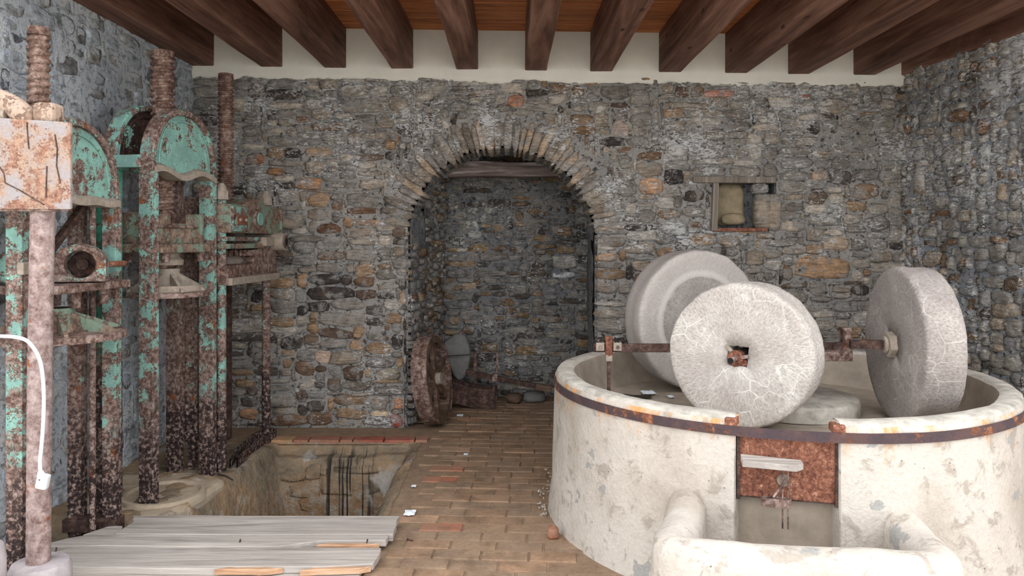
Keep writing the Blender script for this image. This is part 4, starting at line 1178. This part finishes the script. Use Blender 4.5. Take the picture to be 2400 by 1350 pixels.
# cheeks of the opening
for s in (-1, 1):
    a = GA + s * GW
    d = Vector((math.cos(a), math.sin(a), 0))
    t_ = Vector((-d.y, d.x, 0)) * s
    pts = [(RO_ + .045, -.02), (RO_ + .018, .16), (RO_ + .006, .5), (RO_ - .004, .775), (RO_ - .03, ZR), (RI_, ZR - .01), (RF_, ZF), (RF_ - .05, 0)]
    n = len(pts)
    b = MB()
    b.add([d * r + Vector((0, 0, z)) - t_ * .004 for r, z in pts] + [d * r + Vector((0, 0, z)) + t_ * .02 for r, z in pts], [tuple(range(n)), tuple(range(n, 2 * n))[::-1]] + [(i, n + i, n + (i + 1) % n, (i + 1) % n) for i in range(n)])
    b.build('opening_cheek', M['white'], MILL, bevel=.01)
RR = 1.135
pan = MB().lathe([(RR + .01, -.02), (RR, .3), (RR - .004, ZF), (RF_ - .02, ZF - .004)], (0, 0, 0), 16, GA - GW - .02, GA + GW + .02)
pan.warp(lambda p: (0, .006 * fz(p.x, p.y, p.z, 5, 3), 0)).build('recess_face', M['bowl'], MILL, smooth=True)
hp = MB().lathe([(RO_ + .004, .715), (RO_ + .012, .715), (RO_ + .012, .757), (RO_ + .004, .757)], (0, 0, 0), 160, close=True)
hp.warp(lambda p: (0, 0, .004 * nz(p.x, p.y, 0, 1.5))).build('iron_hoop', M['hoop'], MILL, smooth=True)
for s in (-1, 1):
    a = GA + s * (GW + .012 if s < 0 else GW - .005)
    R = Matrix.Rotation(a, 3, 'Z')
    MB().box(R @ Vector((RO_ - .025, 0, .772)), (.07, .05, .035), R).build('hoop_lug', M['rust_red'], MILL, bevel=.006)
# sliding gate in the opening
gd = Vector((math.cos(GA), math.sin(GA), 0)); gt = Vector((-gd.y, gd.x, 0))       # outwards, along (to the right)
def gpt(r, t, z): return gd * r + gt * t + Vector((0, 0, z))
RG = Matrix((gd, gt, Vector((0, 0, 1)))).transposed()
gate = MB().box(gpt(1.175, .003, .588), (.014, .385, .27), RG).build('gate_plate', M['rust_red'], MILL, bevel=.003)
MB().box(gpt(1.165, .003, .458), (.03, .385, .022), RG).build('gate_foot', M['rust_dark'], gate, bevel=.004)
for t in (-.193, .2):
    MB().box(gpt(1.178, t, .585), (.03, .014, .29), RG).build('gate_guide', M['rust_dark'], gate)
MB().cyl(gpt(1.18, -.012, .535), gpt(1.20, -.012, .535), .026, .024, 18).build('latch_disc', M['dust'], gate, smooth=True)
for t in (-.016, .006):
    MB().bar(gpt(1.215, t, .585), gpt(1.215, t - .0, .34), .010, .006, gt).build('latch_bar', M['rust'], gate)
MB().bar(gpt(1.215, -.004, .545), gpt(1.235, -.055, .475), .008, .008, gd).build('latch_link', M['rust'], gate)
lp = []
for k in range(28):
    t = 2 * PI * k / 28
    c, s = math.cos(t), math.sin(t)
    lp.append(((abs(c) ** .55) * (1 if c > 0 else -1) * .058, s * .017))
lo = MB()
for i in range(28):
    a, b = lp[i], lp[(i + 1) % 28]
    lo.bar(gpt(1.225 + a[1], a[0] - .042, .452), gpt(1.225 + b[1], b[0] - .042, .452), .005, .036)
lo.build('latch_loop', M['rust'], gate)
# low rounded wall of the spill trough
path = [Vector((.80, 3.40)), Vector((.74, 3.20)), Vector((.67, 3.0)), Vector((.615, 2.84)), Vector((.625, 2.775)), Vector((.70, 2.745)), Vector((.95, 2.71)), Vector((1.2, 2.675)), Vector((1.40, 2.65)), Vector((1.50, 2.655)), Vector((1.545, 2.71)), Vector((1.57, 2.85)), Vector((1.60, 3.0)), Vector((1.63, 3.18))]
path3 = smooth_path([Vector((p.x, p.y, 0)) for p in path], 4)
tv, tf = [], []
HWD = .082
pr2 = [(-1.12, -.4), (-1.08, -.2), (-1, -.02)] + [(-math.cos(PI * k / 10), math.sin(PI * k / 10) * 1.0) for k in range(11)] + [(1, -.02), (1.08, -.2), (1.12, -.4)]
zpr = []
m2 = len(pr2)
for i, p in enumerate(path3):
    d = (path3[min(i + 1, len(path3) - 1)] - path3[max(i - 1, 0)]).normalized(); sd = Vector((d.y, -d.x, 0))
    f = i / (len(path3) - 1)
    topz = .452 - .012 * f + .008 * nz(p.x, p.y, 0, 5)
    for (a, b) in pr2:
        z = topz - HWD + (b * HWD if b > -.1 else (b + .02) * .9)
        q = p + sd * (a * HWD)
        tv.append((q.x - BC.x + .006 * nz(q.x, q.y, z, 5), q.y - BC.y + .006 * nz(q.y, z, q.x, 5), max(z, -.02) + .004 * fz(q.x, q.y, z, 9, 2)))
for i in range(len(path3) - 1):
    for k in range(m2 - 1):
        a = i * m2 + k
        tf.append((a, a + 1, a + m2 + 1, a + m2))
tf += [tuple(range(m2))[::-1], tuple((len(path3) - 1) * m2 + k for k in range(m2))]
MB().add(tv, tf).build('trough_wall', M['white'], MILL, smooth=True, label='low rounded whitewashed wall round the spill trough')

# wooden block on the latch
wb = MB()
ts = [-.205, -.15, -.05, .03, .055, .048, .05]
pts = [(1.207, -.185), (1.207, .058), (1.26, .062), (1.285, .045), (1.305, .03), (1.305, -.18)]
n = len(pts)
wb.add([BC + gpt(r, t, .612 - .02 * (t + .2)) for r, t in pts] + [BC + gpt(r, t, .64 - .03 * (t + .2)) for r, t in pts], [tuple(range(n))[::-1], tuple(range(n, 2 * n))] + [(i, (i + 1) % n, n + (i + 1) % n, n + i) for i in range(n)])
wbo = wb.build('wooden_block', M['grey_wood'], None, bevel=.003)
tag(wbo, 'small weathered wood offcut lodged on the latch of the rusty gate', 'wood block')

# ---- millstones ------------------------------------------------------------------------------------
def millstone(name, label, centre, normal, R_, T_, mat, hole=.0, groove=False):
    """a wheel of stone; local z is its axle, pointing along normal; centre is the middle of the face on that side"""
    nrm = Vector(normal).normalized()
    xax = Vector((0, 0, 1)).cross(nrm).normalized(); yax = nrm.cross(xax)
    root = thing(name, label, 'millstone', Vector(centre))
    rot = Matrix((xax, yax, nrm)).transposed()
    root.rotation_euler = rot.to_euler()
    N = 112
    prof = []
    for k in range(9): prof.append((None, k / 8))
    vs, fs = [], []
    ringlist = []
    def ring(rr, z, sqr=0.0):
        st = len(vs)
        for i in range(N):
            t = 2 * PI * i / N
            c, s = math.cos(t), math.sin(t)
            r = rr
            if sqr:
                q = t + math.radians(4)
                r = sqr / max(abs(math.cos(q)), abs(math.sin(q)))
            k = .006 * nz(c * 3, s * 3, z * 9 + R_ * 7) + (.004 * nz(c * 14, s * 14, z * 30) if rr > R_ * .9 and not sqr else 0)
            vs.append((c * (r + k), s * (r + k), z + (.003 * nz(c * r * 9, s * r * 9, 2) if not sqr else 0)))
        ringlist.append(st)
    h = hole or .05
    ring(0, 0 - .001, h)
    for f in (.35, .55, .70, .80, .90, .965): ring(R_ * f, -.004 if (groove and .68 < f < .82) else .0)
    ring(R_ - .006, -.006); ring(R_, -.02)
    for f in (.2, .4, .6, .8): ring(R_ + .003 * math.sin(f * 9), -.02 - (T_ - .04) * f)
    ring(R_, -T_ + .02); ring(R_ - .008, -T_ + .005)
    for f in (.9, .6, .3): ring(R_ * f, -T_)
    ring(0, -T_ + .001, h)
    for a, b in zip(ringlist, ringlist[1:] + [ringlist[0]]):
        for i in range(N):
            j = (i + 1) % N
            fs.append((a + i, a + j, b + j, b + i))
    put('stone_wheel', vs, fs, mat, root, True)
    return root
ZS = ZF + .010
def tang(c): return c
R1, R2, R3 = .375, .455, .415
n1 = Vector((-.56, -.83, 0)).normalized()
c1 = Vector((1.165, 3.855, ZS + R1))
S1 = millstone('millstone', 'front pale millstone with a square eye holding a rusty washer', c1, n1, R1, .265, M['mill_front'], .052)
n2 = Vector((.34, -.94, 0)).normalized()
c2 = Vector((1.235, 4.86, ZS + R2))
S2 = millstone('millstone', 'rear left grey millstone with a pale ring on its face', c2, n2, R2, .22, M['mill_ring'], groove=True)
n3 = Vector((-.995, .10, 0)).normalized()
c3 = Vector((2.04, 4.0, ZS + R3))
S3 = millstone('millstone', 'right grey millstone turned edge-on with an axle nut on its face', c3, n3, R3, .19, M['mill_back'])
# fittings, in each stone's own frame (z = axle)
MB().cyl((-.012, -.012, -.02), (-.012, -.012, .004), .042, .042, 28).build('washer', M['rust_red'], S1, smooth=True)
MB().cyl((-.012, -.012, .0), (-.020, -.018, .05), .017, .016, 18).build('axle_end', M['rust'], S1, smooth=True)
MB().cyl((-.020, -.018, .048), (-.0205, -.0185, .054), .0155, .0155, 18).build('axle_tip', M['black'], S1)
MB().bar((.02, -.004, .0), (.056, .004, .0), .018, .016).build('key', M['rust'], S1)
MB().box((.02, -.032, -.02), (.05, .03, .03)).build('wedge', M['rust_red'], S1)
MB().bar((-.06, .055, -.003), (-.03, .02, -.003), .016, .014).build('key', M['dust'], S1)
MB().cyl((0, 0, -.20), (0, 0, -.03), .03, .03, 14).build('axle', M['rust_dark'], S1)
MB().cyl((0, 0, -.005), (0, 0, .035), .075, .07, 6).cyl((0, 0, .035), (0, 0, .05), .05, .045, 18).build('axle_nut', M['dust'], S3, bevel=.008)
MB().box((0, 0, .12), (.035, .045, .2)).build('axle', M['rust_dark'], S3)
MB().cyl((0, 0, -.01), (0, 0, .03), .06, .055, 8).build('axle_nut', M['rust'], S2)

bs = MB().lathe([(.01, ZF + .004), (.358, ZF + .004), (.362, ZF + .07), (.352, ZF + .088), (.33, ZF + .095), (.01, ZF + .10)], (0, 0, 0), 72)
bs.warp(lambda p: (.004 * nz(p.x, p.y, p.z, 7), .004 * nz(p.y, p.x, p.z, 7), 0))
bso = bs.build('bed_stone', M['rim'], None, smooth=True); bso.location = (1.625, 4.325, 0)
tag(bso, 'low round bed stone in the middle of the mill basin', 'stone')

# ---- axle frame: long bar, hub bracket, scraper ------------------------------------------------------
ZA = .945
FR = thing('axle_frame', 'rusty iron axle bar with bracket and hanging scraper across the basin', 'axle frame', (1.62, 4.33, ZF + .10))
o_ = FR.location
A, B = at(1392, 815, 4.55), at(1580, 822, 4.37)
C = Vector((1.62, 4.33, .955))
MB(o_).bar(A, Vector((1.42, 4.36, .925)), .03, .05).build('cross_bar', M['rust_dark'], FR, bevel=.003)
MB(o_).bar(Vector((1.42, 4.36, .935)), Vector((1.845, 4.18, .955)), .04, .05).build('hub_bar', M['rust_dark'], FR, bevel=.003)
E_ = at(1990, 803, 4.15); F_ = at(2050, 803, 4.10)
MB(o_).bar(Vector((1.80, 4.19, .955)), Vector((1.90, 4.165, .978)), .035, .045).build('hub_bar', M['rust_dark'], FR, bevel=.003)
bk = MB(o_)
p = [(at(1925, 822, 4.15)), (at(1965, 822, 4.15)), (at(1978, 808, 4.15)), (at(1972, 768, 4.15)), (at(1992, 768, 4.15)), (at(1994, 845, 4.15)), (at(1925, 845, 4.15))]
n = len(p)
bk.add([q + Vector((0, -.03, 0)) for q in p] + [q + Vector((0, .05, 0)) for q in p], [tuple(range(n)), tuple(range(n, 2 * n))[::-1]] + [(i, n + i, n + (i + 1) % n, (i + 1) % n) for i in range(n)])
bk.build('bracket', M['rust'], FR, bevel=.004)
MB(o_).box((1.625, 4.34, .81), (.07, .07, .26)).build('hub_post', M['rust_dark'], FR, bevel=.005)
sc = at(1427, 800, 4.52)
MB(o_).cyl(sc + Vector((0, 0, .03)), sc + Vector((0, 0, -.085)), .024, .022, 16).build('scraper_collar', M['rust_red'], FR, smooth=True)
MB(o_).box(sc + Vector((0, 0, -.10)), (.04, .04, .04)).build('collar_foot', M['dust'], FR, bevel=.004)
MB(o_).box(Vector((sc.x, sc.y, (sc.z - .1 + ZF + .005) / 2)), (.02, .02, sc.z - .1 - ZF - .005)).build('scraper_rod', M['rust_dark'], FR, bevel=.002)
for dx in (-.055, .05):
    MB(o_).box(sc + Vector((dx, -.02, -.03)), (.05, .012, .05)).build('clamp_plate', M['dust'], FR, bevel=.003)
    MB(o_).cyl(sc + Vector((dx, -.026, -.032)), sc + Vector((dx, -.038, -.032)), .011, .009, 8).build('bolt', M['rust'], FR)

# ---- litter in the basin -----------------------------------------------------------------------------
def crumple(name, c, size, mat, seed, label, cat, group=None):
    vs, fs = [], []; n = 6
    for i in range(n + 1):
        for j in range(n + 1):
            u, w = i / n - .5, j / n - .5
            z = size[2] * (.35 + .9 * abs(nz(u * 3 + seed, w * 3, seed))) * (1 - 1.3 * max(abs(u), abs(w)))
            a = .25 * nz(u * 4, w * 4, seed + 3)
            vs.append((c[0] + u * size[0] * (1 + a), c[1] + w * size[1] * (1 - a), c[2] + max(z, 0) + .002))
    for i in range(n):
        for j in range(n):
            a = i * (n + 1) + j
            fs.append((a, a + n + 1, a + n + 2, a + 1))
    o = put(name, vs, fs, mat)
    m = o.modifiers.new('thick', 'SOLIDIFY'); m.thickness = .0015
    return tag(o, label, cat, group)
q = at(1520, 924, 4.78); crumple('paper_scrap', (q.x, q.y, ZF + .004), (.085, .10, .03), M['paper'], 1.3, 'crumpled pale blue tissue lying inside the basin', 'paper')
q = at(1572, 932, 4.68); crumple('paper_scrap', (q.x, q.y, ZF + .004), (.035, .07, .008), M['paper'], 4.3, 'tiny white paper strip inside the basin beside the tissue', 'paper')
q = at(1470, 927, 4.72); crumple('dead_leaves', (q.x + .02, q.y - .05, ZF + .003), (.24, .07, .022), M['leaf'], 2.7, 'dark dead leaf debris below the scraper rod in the basin', 'leaves')

# ---- litter on the floor -----------------------------------------------------------------------------
def floor_at(px, py): return at(px, py, EYE * FPX / (py - CY))
for k, (px, py, s, nm, lb) in enumerate(((960, 1206, .045, 'paper_scrap', 'white paper scrap on the bricks near the board corner'), (1078, 976, .04, 'paper_scrap', 'white scrap on the floor in front of the leaning wheel'),
                           (970, 1142, .02, 'paper_scrap', 'small white fleck on the bricks above the paper scrap'), (1092, 1067, .022, 'paper_scrap', 'tiny pale fleck in the middle of the brick floor'))):
    q = floor_at(px, py); crumple(nm, (q.x, q.y, .006), (s * 1.4, s * 1.8, s * .4), M['paper'], k * 2.1 + .7, lb, 'paper')
q = floor_at(1327, 1258); bf_ = boulder('brick_fragment', (q.x - .07, q.y - .02, .028), (.055, .06, .055), M['brick'], None, 4, S(150, 92, 70), 12, 8, 9, .3)
tag(bf_, 'reddish brick fragment on the floor against the basin foot', 'brick')
crr = random.Random(5)
cv_, cf_ = [], []
for k in range(70):
    px, py = crr.uniform(1262, 1300), crr.uniform(1100, 1215)
    q = floor_at(px - (py - 1100) * .0, py)
    if math.hypot(q.x - BC.x, q.y - BC.y) < 1.285: continue
    s = crr.uniform(.004, .014); b0 = len(cv_)
    cv_ += [(q.x + s * crr.uniform(-1, 1), q.y + s * crr.uniform(-1, 1), .004 + (s if i == 0 else 0)) for i in range(5)]
    cf_ += [(b0, b0 + i, b0 + j) for i in range(1, 5) for j in range(i + 1, 5)]
cr_ = put('plaster_crumbs', cv_, cf_, M['rim'])
tag(cr_, 'white plaster crumbs scattered on the floor beside the basin', 'crumbs', kind='stuff')
q = floor_at(960, 1268)
nl = MB().tube([(q.x - .01, q.y, .008), (q.x + .02, q.y - .02, .010)], .003, 8).cyl((q.x - .012, q.y, .008), (q.x - .009, q.y - .001, .008), .007, .007, 8).build('nail', M['rust_dark'])
tag(nl, 'bent rusty nail lying on the bricks right of the boards', 'nail')
q = floor_at(535, 1108)
tw = MB().tube([(-1.93, 4.90, .02), (-1.87, 4.86, .022), (-1.80, 4.82, .006)], [.008, .007, .004], 8).build('twig', M['leaf'], None, smooth=True)
tag(tw, 'dark stick lying on the ledge at the foot of the press post', 'stick')

# ---- old pulley wheel leaning in the archway -----------------------------------------------------------
WH = thing('pulley_wheel', 'rusty iron-rimmed wheel with wooden spokes leaning against the door jamb', 'wheel', (-.655, 6.30, 0))
ax = Vector((.975, -.17, .14)).normalized()
wc = Vector((-.005, 0, .385))
xa = Vector((0, 0, 1)).cross(ax).normalized(); ya = ax.cross(xa)
WM = Matrix((xa, ya, ax)).transposed().to_4x4(); WM.translation = wc
def wl_(v): return [WM @ Vector(p) for p in v]
RW = .375
rimv = MB().lathe([(RW, -.075), (RW, .055), (RW - .014, .055), (RW - .014, -.075)], (0, 0, 0), 56, .25 - PI / 2, 2 * PI + .05 - PI / 2, close=True)
rimv.v = wl_(rimv.v); rimv.build('iron_rim', M['rust'], WH, smooth=True)
fel = MB().lathe([(RW - .016, -.03), (RW - .016, .05), (RW - .07, .05), (RW - .07, -.03)], (0, 0, 0), 56, .9, 5.9, close=True)
fel.v = wl_(fel.v); fel.build('wooden_felloe', M['old_wood'], WH, smooth=True)
for k in range(3):
    a = PI * k / 3 + .35
    c, s = math.cos(a), math.sin(a)
    sp_ = MB().bar((-c * (RW - .05), -s * (RW - .05), .01), (c * (RW - .05), s * (RW - .05), .01), .075, .035)
    sp_.v = wl_(sp_.v); sp_.build('spoke', M['old_wood'], WH, bevel=.006)
hb = MB().cyl((0, 0, -.06), (0, 0, .07), .06, .05, 20); hb.v = wl_(hb.v); hb.build('hub', M['dust'], WH, smooth=True)

# ---- scrap in the alcove -----------------------------------------------------------------------------------
SH = thing('grey_slab', 'grey rounded sheet metal guard propped in the alcove corner', 'metal sheet', (-.54, 7.2, 0))
o_ = SH.location
ol = [(1048, 795), (1062, 784), (1080, 780), (1095, 788), (1103, 810), (1106, 832), (1100, 870), (1090, 888), (1076, 892), (1060, 880), (1048, 850), (1040, 820), (1037, 803)]
n = len(ol)
sh = MB(o_)
sh.add([at(x, y, 7.12 + .0008 * (890 - y)) for x, y in ol] + [at(x + (4 if x < 1070 else -4), y, 7.05 + .0008 * (890 - y)) for x, y in ol], [tuple(range(n)), tuple(range(n, 2 * n))[::-1]] + [(i, n + i, n + (i + 1) % n, (i + 1) % n) for i in range(n)])
sh.build('curved_sheet', M['grey_sheet'], SH, bevel=.02)
sm_ = MB(o_).tube([at(1042, 835, 7.05), at(1072, 833, 7.045), at(1103, 831, 7.05)], .004, 6).build('seam', M['black'], SH)
MB(o_).bar(at(1075, 785, 7.14), at(1090, 768, 7.16), .03, .012).build('hook', M['rust'], SH)
PN = thing('iron_trough', 'dark rusty curved iron trough lying on the alcove floor', 'trough', (-.4, 6.98, 0))
o_ = PN.location
tr = MB(o_); pf_ = []
m = 14
for k in range(m + 1):
    f = k / m
    x = -.66 + .49 * f; zb = .14 * (1 - f) ** 2.2 * .9 + .003
    pf_.append((x, zb))
vs = []
for x, zb in pf_:
    for (dy, z) in ((-.12, zb + .19 - .02 * (x + .66)), (-.12, zb), (.12, zb), (.12, zb + .17)):
        vs.append((x, 6.98 + dy, z))
fs = [(4 * k + q, 4 * k + 4 + q, 4 * k + 5 + q, 4 * k + 1 + q) for k in range(m) for q in range(3)]
fs += [(4 * m, 4 * m + 1, 4 * m + 2, 4 * m + 3)]
to = tr.add(vs, fs).build('curved_body', M['rust_dark'], PN, smooth=False)
md = to.modifiers.new('thick', 'SOLIDIFY'); md.thickness = .012
MB(o_).box((-.17, 6.86, .10), (.018, .02, .24)).build('end_edge', M['rust_dark'], PN)
BRS = thing('iron_bar', 'long dark iron bar lying slanted across the alcove scrap', 'bar', at(1190, 892, 6.95))
o_ = BRS.location
MB(o_).bar(at(1092, 872, 6.93), at(1255, 905, 7.0), .05, .045).build('flat_bar', M['rust_dark'], BRS, bevel=.004)
MB(o_).box(at(1272, 908, 7.02), (.16, .07, .06), Matrix.Rotation(math.radians(8), 3, 'Y')).build('wooden_grip', M['old_wood'], BRS, bevel=.01)
MB(o_).box(at(1160, 884, 6.93), (.05, .07, .07)).build('clamp', M['rust'], BRS, bevel=.005)
FRM = thing('wire_frame', 'thin rusty iron frame standing against the alcove wall', 'frame', at(1140, 900, 7.25))
o_ = FRM.location
for a, b, w in (((1112, 825), (1166, 823), .012), ((1166, 822), (1162, 941), .022), ((1113, 825), (1117, 941), .03)):
    MB(o_).bar(at(*a, 7.25), at(*b, 7.22), w, .014, (0, -1, 0)).build('frame_bar', M['rust'], FRM)
for k, (px, py, sx, sz, lb) in enumerate(((1205, 925, .15, .09, 'dark timber lump on the alcove floor behind the trough'), (1252, 915, .22, .10, 'greyish stone block by the alcove wall under the bar'), (1136, 893, .08, .07, 'small curled iron scrap beside the trough'))):
    o = boulder('rubble_block', at(px, py - 6, 7.15 + .04 * k) * 1.0, (sx, .14, sz), M['old_wood'] if k == 0 else M['grey_sheet'], None, 3.1 * k, None, 12, 8, 4, .15)
    if k < 2: 
        for v in o.data.vertices: v.co.z = v.co.z - (min(w.co.z for w in o.data.vertices)) if False else v.co.z
        zmin = min(w.co.z for w in o.data.vertices)
        o.location.z = -zmin + .002
    tag(o, lb, 'scrap')
